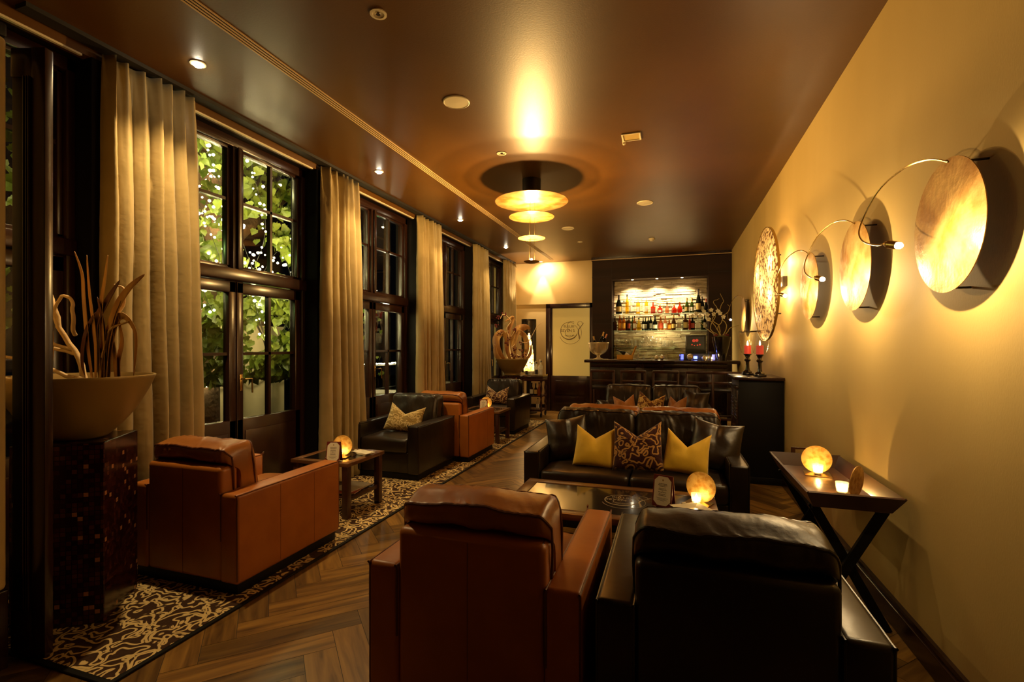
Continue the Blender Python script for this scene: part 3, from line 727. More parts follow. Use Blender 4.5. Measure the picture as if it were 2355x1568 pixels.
pillow((-2.82, 4.66, .455), .42, 'pillow_cream_squiggle', 'cream pillow with gold squiggles on the near black armchair', R(14), 30, 8, .15, seed=6, zs=.78)
pillow((-2.72, 7.38, .455), .40, 'pillow_tan_squiggle', 'tan and brown squiggle pillow on the farthest black armchair', R(4), 24, 2, .16, seed=7, zs=.78)
pillow((-.30, 6.80, .45), .37, 'pillow_gold_squiggle', 'gold squiggle pillow in the middle of the farther sofa', R(0), 20, 9, .17, seed=8, zs=.9)
pillow((-.60, 6.84, .45), .31, 'amber_fabric', 'amber velvet pillow at the left on the farther sofa', R(12), 20, -6, .16, seed=9, zs=.9)
pillow((.04, 6.86, .45), .30, 'amber_fabric', 'amber velvet pillow at the right on the farther sofa', R(-40), 20, -4, .16, seed=10, zs=.95)
pillow((.27, 6.94, .45), .36, 'dark_soft', 'black leather pillow at the right end of the farther sofa', R(-12), 22, 5, .03, .08, seed=12)
pillow((-.82, 6.78, .44), .26, 'dark_soft', 'small black leather pillow beside the left arm of the farther sofa', R(30), 40, 0, .03, .07, seed=13)

# ------------------------------------------------------------------ rug
b = bmesh.new(); bx(b, -3.24, -2.19, 1.36, 8.72, 0.001, .010, .003, 1)
rug = tag(ob('runner_rug', b, 'black_base', None), 'long brown and cream squiggle patterned rug under the window seats', 'rug')
b = bmesh.new(); uvl = b.loops.layers.uv.new('UVMap')
f = b.faces.new([b.verts.new(p) for p in ((-3.225,1.385,.0112),(-2.213,1.385,.0112),(-2.213,8.70,.0112),(-3.225,8.70,.0112))])
for lp in f.loops: lp[uvl].uv = (lp.vert.co.x, lp.vert.co.y)
ob('pile', b, 'rug_pattern', rug, 0)

# ------------------------------------------------------------------ mosaic pedestal and driftwood bowl
def pedestal(loc, rz, s, h, label):
    b = bmesh.new(); bx(b, -s/2, s/2, -s/2, s/2, 0, h, .003, 1)
    o = ob('mosaic_pedestal', b, 'mosaic', None, 30, loc, rz)
    def f(c, n):
        if abs(n.z) > .7: return (c.x, c.y)
        if abs(n.x) > .7: return (c.y+3.1, c.z)
        return (c.x+7.3, c.z)
    uvset(o.data, f); return tag(o, label, 'pedestal')
# near corner at (-2.71,1.67); sides run towards (-.58,.81) and (-.81,-.58)
PC = Vector((-2.71, 1.665)) + .19*Vector((-.58, .81)) + .19*Vector((-.81, -.58))
pedestal((PC.x, PC.y, .0112), math.atan2(.58, .81), .38, .905, 'dark red mosaic tiled pedestal carrying the big bowl at the left')
def bowl(loc, r, rb, h, label, t=.014):
    prof = smoothpts([(rb*.95,0,0),(rb*1.35,.03*h,0),(.52*r,.17*h,0),(.69*r,.38*h,0),(.81*r,.58*h,0),(.92*r,.80*h,0),(r,h,0)], 3); prof = [(p.x, max(p.y, 0)) for p in prof]
    out = [(rr, zz) for rr, zz in prof]
    inn = [(rr-t, max(zz, .02)) for rr, zz in reversed(prof)]
    b = bmesh.new(); lathe(b, out+[(r-.002, h+.004), (r-t+.002, h+.004)]+inn, seg=56)
    rt = thing('planter_bowl', label, 'bowl', loc); ob('bowl_body', b, 'bowl_gold', rt, 60)
    b = bmesh.new(); lathe(b, [(0, h-.045), (r*.5, h-.04), (r-t-.012, h-.05), (r-t-.03, h-.09)], seg=40, cap=False); ob('soil', b, 'soil', rt)
    return rt
BZ = .905+.0112
bowl((PC.x+.02, PC.y-.015, BZ), .33, .09, .325, 'large golden brown bowl on the mosaic pedestal at the left')
# arrangement: a frame facing the room, measured across (a) and up (h) from the rim centre
def arrangement(loc, face, items_b, items_l, label, zrim, name='dried_arrangement', lm='dry_leaf', bmx='driftwood', extra=None):
    rt = thing(name, label, 'dried plants', loc)
    ax = Vector((math.cos(face), math.sin(face), 0)); dp = Vector((-math.sin(face), math.cos(face), 0))
    def P(a, h, d_=0): return ax*a+dp*d_+Vector((0, 0, zrim+h))
    for pts, r0, r1 in items_b:
        b = bmesh.new(); q = smoothpts([P(*p) for p in pts], 4); n = len(q)
        tube(b, [v+Vector((noise.noise(v*23), noise.noise(v*19), noise.noise(v*27)))*.006 for v in q], [r0+(r1-r0)*i/(n-1) for i in range(n)], 7); ob('branch', b, bmx, rt, 70)
    for pts, w, m in items_l:
        b = bmesh.new(); q = smoothpts([P(*p) for p in pts], 6); n = len(q); rows = []
        for i, v in enumerate(q):
            t = i/(n-1); ww = w*(math.sin(PI*min(1, t*.86+.12)))**.8 if i < n-1 else .001
            d_ = (q[min(i+1,n-1)]-q[max(i-1,0)]).normalized(); s = d_.cross(dp*.8+ax*.35+Vector((0,0,.2))).normalized(); nn = s.cross(d_)
            rows.append([b.verts.new(v-s*ww), b.verts.new(v+nn*ww*.35), b.verts.new(v+s*ww)])
        for a, c in zip(rows, rows[1:]):
            b.faces.new((a[0], a[1], c[1], c[0])); b.faces.new((a[1], a[2], c[2], c[1]))
        o = ob('leaf', b, m, rt, 80); md = o.modifiers.new('th', 'SOLIDIFY'); md.thickness = .002
    if extra: extra(rt, P)
    return rt
F0 = math.atan2(.314, .949)
pb = [ ([(.05,-.03,.0),(-.02,.12,.02),(-.10,.28,0),(-.17,.48,-.02),(-.23,.50,0)], .016, .008),
       ([(-.10,.28,0),(-.13,.40,.0),(-.19,.51,.02),(-.24,.60,.03)], .013, .009),
       ([(-.13,.36,0),(-.06,.44,-.03),(.0,.42,-.04),(.02,.36,-.05),(.01,.30,-.04),(-.02,.24,0)], .007, .010),
       ([(-.03,.14,.02),(-.12,.17,.0),(-.20,.17,-.02),(-.28,.16,0)], .011, .007),
       ([(-.04,.16,.02),(-.12,.20,-.03),(-.20,.26,-.05),(-.29,.28,-.04)], .010, .006),
       ([(.06,.0,.0),(-.02,.03,-.05),(-.10,.08,-.08),(-.22,.12,-.09),(-.30,.13,-.1)], .012, .007),
       ([(.06,-.02,-.04),(-.06,-.0,-.10),(-.16,.01,-.14),(-.26,.03,-.16)], .010, .006),
       ([(.10,.0,.02),(.12,.14,.03),(.16,.26,.0),(.26,.31,.0)], .010, .005),
       ([(.12,.12,.0),(.17,.30,.02),(.20,.40,.04),(.215,.48,.03),(.175,.51,.02)], .009, .005) ]
L1, L2 = 'dry_leaf', 'dry_leaf_dark'
pl = [ ([(.08,-.03),(.05,.18),(.03,.42),(.02,.56),(-.02,.68)], .018, L1), ([(.09,-.03),(.09,.2),(.06,.45),(.045,.66)], .014, L1),
       ([(.13,-.03),(.13,.18),(.12,.38),(.14,.54),(.155,.66)], .016, L1), ([(.12,-.03),(.10,.16),(.09,.30),(.15,.42),(.22,.53)], .026, L2),
       ([(.14,-.03),(.15,.18),(.19,.36),(.26,.48),(.35,.56)], .026, L1), ([(.16,-.03),(.17,.18),(.22,.34),(.30,.25),(.29,.02)], .020, L1),
       ([(.20,-.03),(.19,.14),(.17,.30),(.22,.42)], .020, L1), ([(.16,-.03),(.14,.16),(.13,.30),(.10,.44)], .020, L2),
       ([(-.16,-.03),(-.14,.16),(-.15,.30),(-.19,.44)], .022, L1), ([(-.20,-.03),(-.18,.18),(-.22,.36)], .020, L2), ([(.04,-.03),(.02,.12),(.04,.26),(.09,.36)], .016, L2),
       ([(.22,-.03),(.21,.10),(.23,.22),(.20,.36)], .018, L1), ([(.11,-.03),(.12,.15),(.16,.28),(.20,.38)], .018, L1)]
arrangement((PC.x+.02, PC.y-.015, BZ), F0, pb, pl, 'pale driftwood branches and dried leaf blades standing in the big bowl', .30)
# far planter on a second pedestal
pedestal((-2.86, 8.66, .0112), R(8), .40, .83, 'far mosaic tiled pedestal behind the black armchair, under the planter')
bowl((-2.86, 8.66, .8412), .31, .12, .31, 'smaller golden brown bowl on the far pedestal beside the trolley')
pb2 = [([(.08,.0,0),(.0,.2,0),(-.06,.42,0),(-.10,.60,0),(-.02,.74,0),(-.16,.86,0),(-.22,.78,0)], .014, .007), ([(-.04,.4,0),(.08,.62,.02),(.06,.78,0)], .009, .005),
       ([(.0,.25,0),(.14,.34,0),(.30,.34,-.02),(.46,.62,0),(.58,.72,0)], .009, .004), ([(.2,-.02,0),(.16,.06,0),(.02,.12,0)], .02, .012), ([(-.06,.55,0),(-.2,.5,0),(-.26,.56,0)], .008, .004)]
pl2 = [([(-.12,-.03),(-.26,.16),(-.30,.40),(-.18,.52),(-.08,.30)], .075, L1), ([(-.02,-.03),(-.10,.24),(-.06,.56),(.02,.80),(-.14,.72)], .05, L1), ([(.06,-.03),(.02,.30),(.10,.56),(.26,.62),(.34,.58)], .075, L1),
       ([(.20,-.03),(.28,.22),(.24,.44),(.12,.54),(.06,.50)], .055, L1), ([(-.2,-.03),(-.3,.1),(-.33,.3)], .05, L1), ([(.26,.0),(.34,.12),(.36,.3)], .03, L1)]
def berries(rt, P):
    rnd = random.Random(5)
    for (a, h) in ((-.26,.80),(-.16,.86),(-.28,.64),(-.24,.50),(-.05,.40),(-.1,.30),(.04,.20),(.16,.32),(.16,.18),(.05,.58),(.02,.1),(.16,.05),(.22,.08),(.08,.05)):
        b = bmesh.new()
        for q in range(7):
            c = P(a+rnd.uniform(-.04,.04), h+rnd.uniform(-.03,.03), rnd.uniform(-.04,.04)); lathe(b, [(0,-.014),(.012,-.008),(.014,0),(.010,.010),(0,.014)], c, 7)
        ob('seed_head', b, 'berry', rt)
arrangement((-2.86, 8.66, .8412), F0, pb2, pl2, 'curled dried leaves, twigs and dark seed heads in the far planter', .29, extra=berries)

# ------------------------------------------------------------------ tables
def menu(loc, rz, h, w, label):
    rt = thing('menu_stand', label, 'menu card', loc, rz)
    sl = w*.30
    for s in (1, -1):
        Mm = Matrix.Translation((0, s*-sl, 0)) @ Matrix.Rotation(-s*math.atan2(sl, h), 4, 'X')
        b = bmesh.new(); bx(b, -w/2, w/2, -.002, .002, 0, math.hypot(h, sl), .0008, 1, M=Mm); cv = ob('cover', b, 'burgundy', rt)
        if s == 1:
            H_ = math.hypot(h, sl); Mf = Mm @ Matrix.Translation((0, -.0026, 0)) @ Matrix.Rotation(PI/2, 4, 'X')
            m_ = w*.07; c_ = w*.20; x1 = w/2-m_; y0 = m_; y1 = H_-m_
            b = bmesh.new(); prism(b, [(-x1+c_,y0),(x1-c_,y0),(x1,y0+c_),(x1,y1-c_),(x1-c_,y1),(-x1+c_,y1),(-x1,y1-c_),(-x1,y0+c_)], 0, .0006, M=Mf); pp = ob('card', b, 'card_paper', cv, 0)
            b = bmesh.new(); rnd = random.Random(2); lh = H_*.026
            for k, (frac, ww) in enumerate([(.73,.42),(.69,.46),(.65,.34),(.58,.36),(.54,.42),(.50,.08),(.46,.40),(.40,.34),(.36,.42)]):
                x = -ww*w/2
                while x < ww*w/2: L_ = rnd.uniform(.03,.08)*w; bx(b, x, min(x+L_, ww*w/2), frac*H_-lh/2, frac*H_+lh/2*.3, .0006, .0010, M=Mf); x += L_+.014*w
            for frac, ww in ((.27,.62),(.24,.40),(.21,.50),(.185,.2)):
                x = -ww*w/2
                while x < ww*w/2: L_ = rnd.uniform(.03,.06)*w; bx(b, x, min(x+L_, ww*w/2), frac*H_, frac*H_+lh*.35, .0006, .0010, M=Mf); x += L_+.012*w
            ob('small_print', b, 'ink', pp, 0)
            b = bmesh.new(); lathe(b, [(.045*w,.0006),(.045*w,.001),(.03*w,.001),(.03*w,.0006)], (0, .84*H_, 0), 20, M=Mf); ob('crest', b, 'gold_ink', pp, 0)
    return rt
def candlelamp(loc, rz, label, power=.9, s=1., r_=.075):
    """round gold leaf reflector standing behind a tealight glass on a small square plate; light side towards local -y"""
    rt = thing('candle_reflector', label, 'candle holder', loc, rz)
    b = bmesh.new(); bx(b, -.07, .07, -.08, .045, 0, .006, .001, 1); ob('plate', b, 'brass', rt)
    b = bmesh.new(); lathe(b, [(0,-.002),(r_,-.002),(r_,.002),(0,.002)], seg=48, M=Matrix.Translation((0, .022, .006+r_-.002)) @ Matrix.Rotation(PI/2-R(4), 4, 'X')); ob('disc', b, 'gold_leaf_small', rt)
    b = bmesh.new(); lathe(b, [(.020,0),(.023,.002),(.031,.062),(.0285,.062),(.021,.006),(0,.006)], (0,-.045,.006), 24); g = ob('glass_cup', b, 'drink_glass', rt, 60)
    b = bmesh.new(); lathe(b, [(0,0),(.017,0),(.018,.013),(0,.014)], (0,-.045,.013), 18); ob('tealight', b, 'wax', rt)
    b = bmesh.new(); lathe(b, [(0,0),(.010,.004),(.011,.012),(.006,.024),(0,.034)], (0,-.045,.026), 12); fl = ob('flame', b, 'flame', rt)
    Mw = Matrix.Rotation(rz, 3, 'Z') @ Vector((0,-.045,.042)); light('candle_light', 'POINT', Vector(loc)+Mw, power, (1,.60,.20), .008)
    return rt
def dish(loc, rz, label, w=.13, l=.13, feet=False):
    rt = thing('porcelain_dish', label, 'dish', loc, rz)
    b = bmesh.new(); vs = []
    for (a, h, t) in ((.58,0,0),(.62,.0,0),(1,.022,0),(1.02,.024,0),(.96,.024,0),(.60,.006,0),(.0,.006,0)):
        vs.append([b.verts.new((sx*w/2*max(a,.01), sy*l/2*max(a,.01), h)) for sx, sy in ((-1,-1),(1,-1),(1,1),(-1,1))])
    for p, q in zip(vs, vs[1:]):
        for k in range(4): j = (k+1) % 4; b.faces.new((p[k], p[j], q[j], q[k]))
    b.faces.new(vs[0][::-1]); b.faces.new(vs[-1]); ob('tray', b, 'white_ceramic', rt, 20)
    b = bmesh.new(); bx(b, -.012, .012, l/2-.004, l/2+.008, .018, .030, .002); bx(b, -.012, .012, -l/2-.008, -l/2+.004, .018, .030, .002); ob('tab', b, 'white_ceramic', rt)
    return rt
def magazine(loc, rz, w, l, m, label, t=.008):
    rt = thing('magazine', label, 'magazine', loc, rz)
    b = bmesh.new(); bx(b, -w/2, w/2, -l/2, l/2, .0008, t-.0008); ob('pages', b, 'paper_mag', rt)
    b = bmesh.new(); bx(b, -w/2-.001, w/2+.001, -l/2-.001, l/2+.001, t-.0008, t, 0); bx(b, -w/2-.001, w/2+.001, -l/2-.001, l/2+.001, 0, .0008); bx(b, -w/2-.0015, -w/2, -l/2, l/2, 0, t); ob('cover', b, m, rt, 0)
# coffee table
rt = thing('coffee_table', 'low wooden coffee table with a dark glass top in front of the black sofa', 'coffee table', (-.35, 2.955, 0))
TW, TD, TH = .60, .32, .47
b = bmesh.new(); e = .075
for (xa, xb, ya, yb_) in ((-TW,TW,-TD,-TD+e),(-TW,TW,TD-e,TD),(-TW,-TW+e,-TD+e,TD-e),(TW-e,TW,-TD+e,TD-e)): bx(b, xa, xb, ya, yb_, TH-.035, TH, .003)
ob('top_frame', b, 'table_wood', rt)
b = bmesh.new(); bx(b, -TW+e, TW-e, -TD+e, TD-e, TH-.012, TH-.004); gl = ob('glass_top', b, 'vase_black', rt, 0)
logo(Matrix.Translation((.06, .03, TH-.0035)), .125, 'etch_light', gl)
for sx in (-1, 1):
    for sy in (-1, 1):
        b = bmesh.new(); bx(b, sx*(TW-.065)-.035, sx*(TW-.065)+.035, sy*(TD-.06)-.035, sy*(TD-.06)+.035, 0, TH-.035, .003); ob('leg', b, 'table_wood', rt)
b = bmesh.new()
for i in range(11): bx(b, -TW+.10+i*.095, -TW+.14+i*.095, -TD+.07, TD-.07, .13, .145, .002)
bx(b, -TW+.08, TW-.08, -TD+.06, -TD+.09, .115, .145, .002); bx(b, -TW+.08, TW-.08, TD-.09, TD-.06, .115, .145, .002); ob('slat_shelf', b, 'table_wood', rt)
magazine((-.40, 2.90, .145), R(12), .21, .29, 'label_white', 'pale magazine on the slatted shelf under the coffee table')
menu((-.045, 2.955, TH), R(-20), .175, .115, 'burgundy tent menu stand with cream card on the coffee table')
candlelamp((.155, 3.06, TH), R(25)*-1, 'glowing gold disc reflector with tealight glass on the coffee table', .45, r_=.088)
dish((.105, 2.885, TH), R(32), 'square white porcelain ashtray on the coffee table in front of the candle', .18, .15)
# side tables by the windows
def sidetable(loc, label, w=.56, d_=.52, h=.452):
    rt = thing('side_table', label, 'side table', loc); X, Yh = w/2, d_/2
    b = bmesh.new(); e = .06
    for (xa, xb, ya, yb_) in ((-X,X,-Yh,-Yh+e),(-X,X,Yh-e,Yh),(-X,-X+e,-Yh+e,Yh-e),(X-e,X,-Yh+e,Yh-e)): bx(b, xa, xb, ya, yb_, h-.03, h, .003)
    ob('top_frame', b, 'table_wood', rt)
    b = bmesh.new(); bx(b, -X+e, X-e, -Yh+e, Yh-e, h-.012, h-.003); ob('glass_top', b, 'vase_black', rt, 0)
    for sx in (-1, 1):
        for sy in (-1, 1):
            b = bmesh.new(); bx(b, sx*(X-.04)-.026, sx*(X-.04)+.026, sy*(Yh-.04)-.026, sy*(Yh-.04)+.026, 0, h-.03, .003); ob('leg', b, 'chair_wood', rt)
    b = bmesh.new()
    for i in range(9): bx(b, -X+.05, X-.05, -Yh+.06+i*.046, -Yh+.082+i*.046, .150, .162, .002)
    bx(b, -X+.03, -X+.055, -Yh+.03, Yh-.03, .13, .165, .002); bx(b, X-.055, X-.03, -Yh+.03, Yh-.03, .13, .165, .002); ob('slat_shelf', b, 'chair_wood', rt)
    return rt
sidetable((-2.72, 3.49, .0112), 'low dark wooden side table between the first two window armchairs')
sidetable((-2.62, 6.70, .0112), 'low dark wooden side table between the far window armchairs', w=.60)
ZT = .463
menu((-2.60, 3.27, ZT), R(16), .16, .115, 'burgundy menu stand with cream card on the near side table')
candlelamp((-2.66, 3.44, ZT), R(14), 'glowing gold disc reflector behind the menu card on the near side table', .45, r_=.085)
dish((-2.53, 3.56, ZT), R(74), 'long white porcelain ashtray on the near side table', .10, .20)
menu((-2.60, 6.55, ZT), R(16), .16, .115, 'small menu stand with cream card on the far side table')
candlelamp((-2.63, 6.72, ZT), R(10), 'glowing gold disc reflector on the far side table', .45, r_=.085)
for i, (x_, y_, r__, w_, l_, m_, lb) in enumerate([(-2.62,3.50,5,.21,.29,'mag_dark','dark magazine at the bottom of the pile under the near side table'),(-2.60,3.48,12,.20,.28,'mag_red','red magazine in the pile under the near side table'),(-2.61,3.51,-6,.21,.27,'label_white','white magazine on top of the pile under the near side table')]):
    magazine((x_, y_, .1735+i*.0081), R(r__), w_, l_, m_, lb)

# butler's tray table at the right wall
rt = thing('tray_table', 'dark wooden butler tray table on crossed legs against the right wall', 'tray table', (.83, 3.17, 0))
zt, zb = .685, .615; ox, oy = .205, .475; ix, iy = .165, .425
b = bmesh.new(); bx(b, -ix, ix, -iy, iy, zb-.012, zb, .002); ob('tray_floor', b, 'table_wood', rt)
def wallquad(b, pts, t):
    P_ = [Vector(p) for p in pts]; n = (P_[1]-P_[0]).cross(P_[3]-P_[0]).normalized()*t
    a = [b.verts.new(p) for p in P_]; c = [b.verts.new(p+n) for p in P_]
    b.faces.new(a); b.faces.new(c[::-1])
    for i in range(4): j = (i+1) % 4; b.faces.new((a[j], a[i], c[i], c[j]))
for s in (-1, 1):
    b = bmesh.new(); wallquad(b, [(s*ix, -iy, zb-.01), (s*ix, iy, zb-.01), (s*ox, oy, zt), (s*ox, -oy, zt)], .010*-s); ob('side_rim', b, 'chair_wood', rt, 20)
for s in (-1, 1):
    b = bmesh.new()
    if s < 0: wallquad(b, [(-ix, s*iy, zb-.01), (ix, s*iy, zb-.01), (ox, s*oy, zt), (-ox, s*oy, zt)], .010*s)
    else:
        wallquad(b, [(-ix, s*iy, zb-.01), (ix, s*iy, zb-.01), (ox, s*oy, zt), (-ox, s*oy, zt)], .010*s)
        for xa, xb in ((-.075,-.05),(.05,.075)): bx(b, xa, xb, oy-.004, oy+.008, zt-.01, zt+.035, .003)
        bx(b, -.075, .075, oy-.004, oy+.008, zt+.028, zt+.042, .003)
    ob('end_rim', b, 'chair_wood', rt, 20)
for yy in (-.36, .36):
    for s, dy in ((-1, -.013), (1, .013)):
        b = bmesh.new(); a = Vector((s*-.15, yy+dy, .60)); c = Vector((s*.17, yy+dy, 0)); d_ = (c-a).normalized(); wv = Vector((-d_.z, 0, d_.x))*.022
        vs = [b.verts.new(p+Vector((0, q, 0))) for p in (a-wv, a+wv, c+wv, c-wv) for q in (-.011, .011)]
        for f_ in ((0,2,4,6),(7,5,3,1),(0,1,3,2),(2,3,5,4),(4,5,7,6),(6,7,1,0)): b.faces.new([vs[i] for i in f_])
        ob('leg', b, 'black_base', rt, 20)
b = bmesh.new()
for x_ in (-.14, .14): bx(b, x_-.018, x_+.018, -.38, .38, .575, .602, .003)
for x_ in (-.085, .085): tube(b, [(x_, -.36, .10+.08), (x_, .36, .10+.08)], .011)
ob('stretcher', b, 'black_base', rt)
candlelamp((.845, 3.40, zb), R(-8), 'glowing gold disc reflector at the far end of the tray table', 1.45, r_=.082)
candlelamp((.885, 2.93, zb), R(-128), 'gold disc reflector seen from its dark back at the near end of the tray table', 1.45, r_=.082)

tf = [c for c in rt.children if c.name.startswith('tray_floor')][0]
logo(Matrix.Translation((0, -.02, zb+.0006)) @ Matrix.Rotation(R(0), 4, 'Z'), .10, 'etch_dark', tf)
# tall dark cabinet at the right wall with storm lanterns
rt = thing('dark_cabinet', 'tall dark wooden cabinet against the right wall beside the sofas', 'cabinet', (.84, 5.72, 0))
b = bmesh.new(); bx(b, -.235, .226, -.33, .34, 1.05, 1.08, .004); ob('top', b, 'dark_wood', rt)
b = bmesh.new(); bx(b, -.19, .224, -.29, .31, .06, 1.05, .004); bx(b, -.20, .226, -.30, .32, 0, .07, .004); ob('body', b, 'black_base', rt)
b = bmesh.new(); bx(b, -.225, -.19, -.30, .32, .96, .985, .003); ob('moulding', b, 'dark_wood', rt)
for yy0 in (-.27, .02):
    b = bmesh.new(); bx(b, -.20, -.188, yy0, yy0+.27, .10, .94, .003)
    for i in range(7): bx(b, -.205, -.198, yy0+.03, yy0+.24, .84-i*.035, .852-i*.035, .001)
    for i in range(7): bx(b, -.205, -.198, yy0+.03, yy0+.24, .20+i*.035, .212+i*.035, .001)
    d_ = ob('door', b, 'dark_wood', rt); b = bmesh.new(); lathe(b, [(0,-.0),(.008,.002),(.008,.012),(0,.016)], M=Matrix.Translation((-.20, yy0+(.24 if yy0 < 0 else .03), .55)) @ Matrix.Rotation(-PI/2, 4, 'Y'), seg=12); ob('knob', b, 'brass', d_)
def lantern(loc, label, s=1.):
    rt = thing('storm_lantern', label, 'candle lantern', loc)
    b = bmesh.new(); bx(b, -.055*s, .055*s, -.055*s, .055*s, 0, .022*s, .004)
    lathe(b, [(.045,.022),(.050,.030),(.042,.038),(.024,.05),(.020,.075),(.018,.13),(.020,.145),(.032,.155),(.034,.165),(.022,.178),(.020,.19),(.030,.215),(.042,.222),(.042,.23),(0,.23)], seg=24) if s == 1. else lathe(b, [(p*s, q*s) for p, q in [(.045,.022),(.050,.030),(.042,.038),(.024,.05),(.020,.075),(.018,.13),(.020,.145),(.032,.155),(.034,.165),(.022,.178),(.020,.19),(.030,.215),(.042,.222),(.042,.23),(0,.23)]], seg=24)
    ob('baluster', b, 'vase_black', rt)
    b = bmesh.new(); lathe(b, [(.036*s,.225*s),(.062*s,.245*s),(.080*s,.30*s),(.084*s,.36*s),(.088*s,.44*s),(.091*s,.475*s)], seg=36, cap=False); ob('glass_shade', b, 'clear_glass', rt, 60)
    b = bmesh.new(); lathe(b, [(.0905*s,.472*s),(.0925*s,.472*s),(.0925*s,.477*s),(.0905*s,.477*s)], seg=36, cap=False); ob('rim', b, 'dark_metal', rt)
    b = bmesh.new(); lathe(b, [(0,.23*s),(.036*s,.23*s),(.036*s,.318*s),(.030*s,.324*s),(0,.318*s)], seg=24); cd = ob('candle', b, 'candle_red', rt)
    b = bmesh.new(); lathe(b, [(0,.322*s),(.006*s,.330*s),(.008*s,.342*s),(.004*s,.362*s),(0,.375*s)], seg=12); ob('flame', b, 'flame', cd)
    light('candle_light', 'POINT', Vector(loc)+Vector((0,0,.345*s)), 1.6, (1,.60,.24), .01); return rt
lantern((.875, 5.62, 1.08), 'nearer storm lantern with red candle on the dark cabinet')
lantern((.80, 5.93, 1.08), 'farther storm lantern with red candle on the dark cabinet')
# ------------------------------------------------------------------ pendant lamp
PX, PY = -1.445, 5.05
rt = thing('pendant_lamp', 'tiered pendant lamp of four gold discs hanging from the ceiling', 'pendant lamp', (PX, PY, HC))
b = bmesh.new(); lathe(b, [(0,0),(.10,0),(.10,-.17),(.085,-.175),(0,-.175)], seg=40); ob('canopy', b, 'dark_metal', rt)
dz = [(-.245, .395), (-.410, .245), (-.640, .148), (-.895, .085)]
for i, (z_, r_) in enumerate(dz):
    b = bmesh.new()
    pr = [(0, 0), (r_*.5, .001), (r_, .006), (r_, .010), (r_*.5, .006), (0, .005)] if i < 3 else [(0, -.012), (r_*.6, -.008), (r_, .008), (r_, .012), (r_*.6, -.003), (0, -.006)]
    lathe(b, [(p, z_+q) for p, q in pr], seg=64); d_ = ob('disc', b, 'gold_leaf', rt, 50)
    if i: 
        b = bmesh.new(); lathe(b, [(0,z_+.010),(.012,z_+.012),(.014,z_+.028),(.009,z_+.040),(0,z_+.044)], seg=16); ob('bulb', b, 'bulb_glow', d_, 60)
        light('pendant_light', 'POINT', (PX, PY, HC+z_+.035), [0, 72, 50, 96][i], (1,.60,.19), .010)
b = bmesh.new()
for a_ in (0.5, 2.6, 4.7):
    tube(b, [(.035*math.cos(a_), .035*math.sin(a_), -.175), (.035*math.cos(a_), .035*math.sin(a_), -.895)], .0016, 5)
ob('suspension_wires', b, 'brass', rt)

# ------------------------------------------------------------------ wall lamps
def walllamp(loc, label, power, spot=False):
    rt = thing('wall_lamp', label, 'wall lamp', loc, 0, 'gold disc lamps along the right wall')
    r_ = .255
    b = bmesh.new(); lathe(b, [(0,-.003),(r_*.6,-.002),(r_,.001),(r_,.004),(0,.002)], seg=72, M=Matrix.Rotation(PI/2, 4, 'Y')); ob('disc', b, 'gold_leaf', rt, 50)
    for yy, zz in ((-.13,.205),(.13,.205),(-.02,-.24)):
        b = bmesh.new(); tube(b, [(.002,yy,zz),(.069,yy,zz)], .0045, 8); ob('wall_clip', b, 'dark_metal', rt)
    arm = smoothpts([(.0,-.02,.24),(-.02,.08,.288),(-.05,.21,.303),(-.10,.35,.249),(-.15,.41,.108),(-.178,.30,.02),(-.197,.08,-.045),(-.20,-.01,-.055)], 8)
    b = bmesh.new(); tube(b, arm, .0036, 8); ob('arm', b, 'brass', rt)
    a = Vector((-.20,-.01,-.056)); d_ = Vector((.42,-.80,-.30)).normalized(); q = d_.to_track_quat('Z', 'Y').to_matrix().to_4x4()
    b = bmesh.new(); lathe(b, [(0,0),(.008,.0),(.010,.010),(.006,.013),(.0155,.018),(.0155,.056),(.014,.057),(.012,.03),(0,.03)], seg=24, M=Matrix.Translation(a) @ q); s_ = ob('socket', b, 'brass', rt, 40)
    b = bmesh.new(); lathe(b, [(0,.03),(.008,.034),(.0125,.057),(.012,.068),(.006,.076),(0,.078)], seg=16, M=Matrix.Translation(a) @ q); ob('bulb', b, 'bulb_glow', s_, 60)
    if spot:
        lo = light('wall_lamp_light', 'SPOT', Vector(loc)+a+d_*.072, power, (1,.70,.33), .007, None, 172, .45); lo.rotation_euler = Vector((.80,-.30,-.50)).to_track_quat('-Z', 'Y').to_euler()
    else: light('wall_lamp_light', 'POINT', Vector(loc)+a+d_*.072, power, (1,.70,.33), .007)
for i, (y_, lb) in enumerate([(2.29, 'largest looking gold disc wall lamp, nearest the camera on the right wall'), (3.28, 'second gold disc wall lamp from the camera, in the middle of the row'), (4.25, 'third gold disc wall lamp, between the second one and the studded disc'), (7.87, 'farthest gold disc wall lamp above the storm lanterns, beyond the studded disc')]):
    walllamp((1.0, y_, 1.86), lb, [17, 15, 14, 12][i], i in (0, 3))
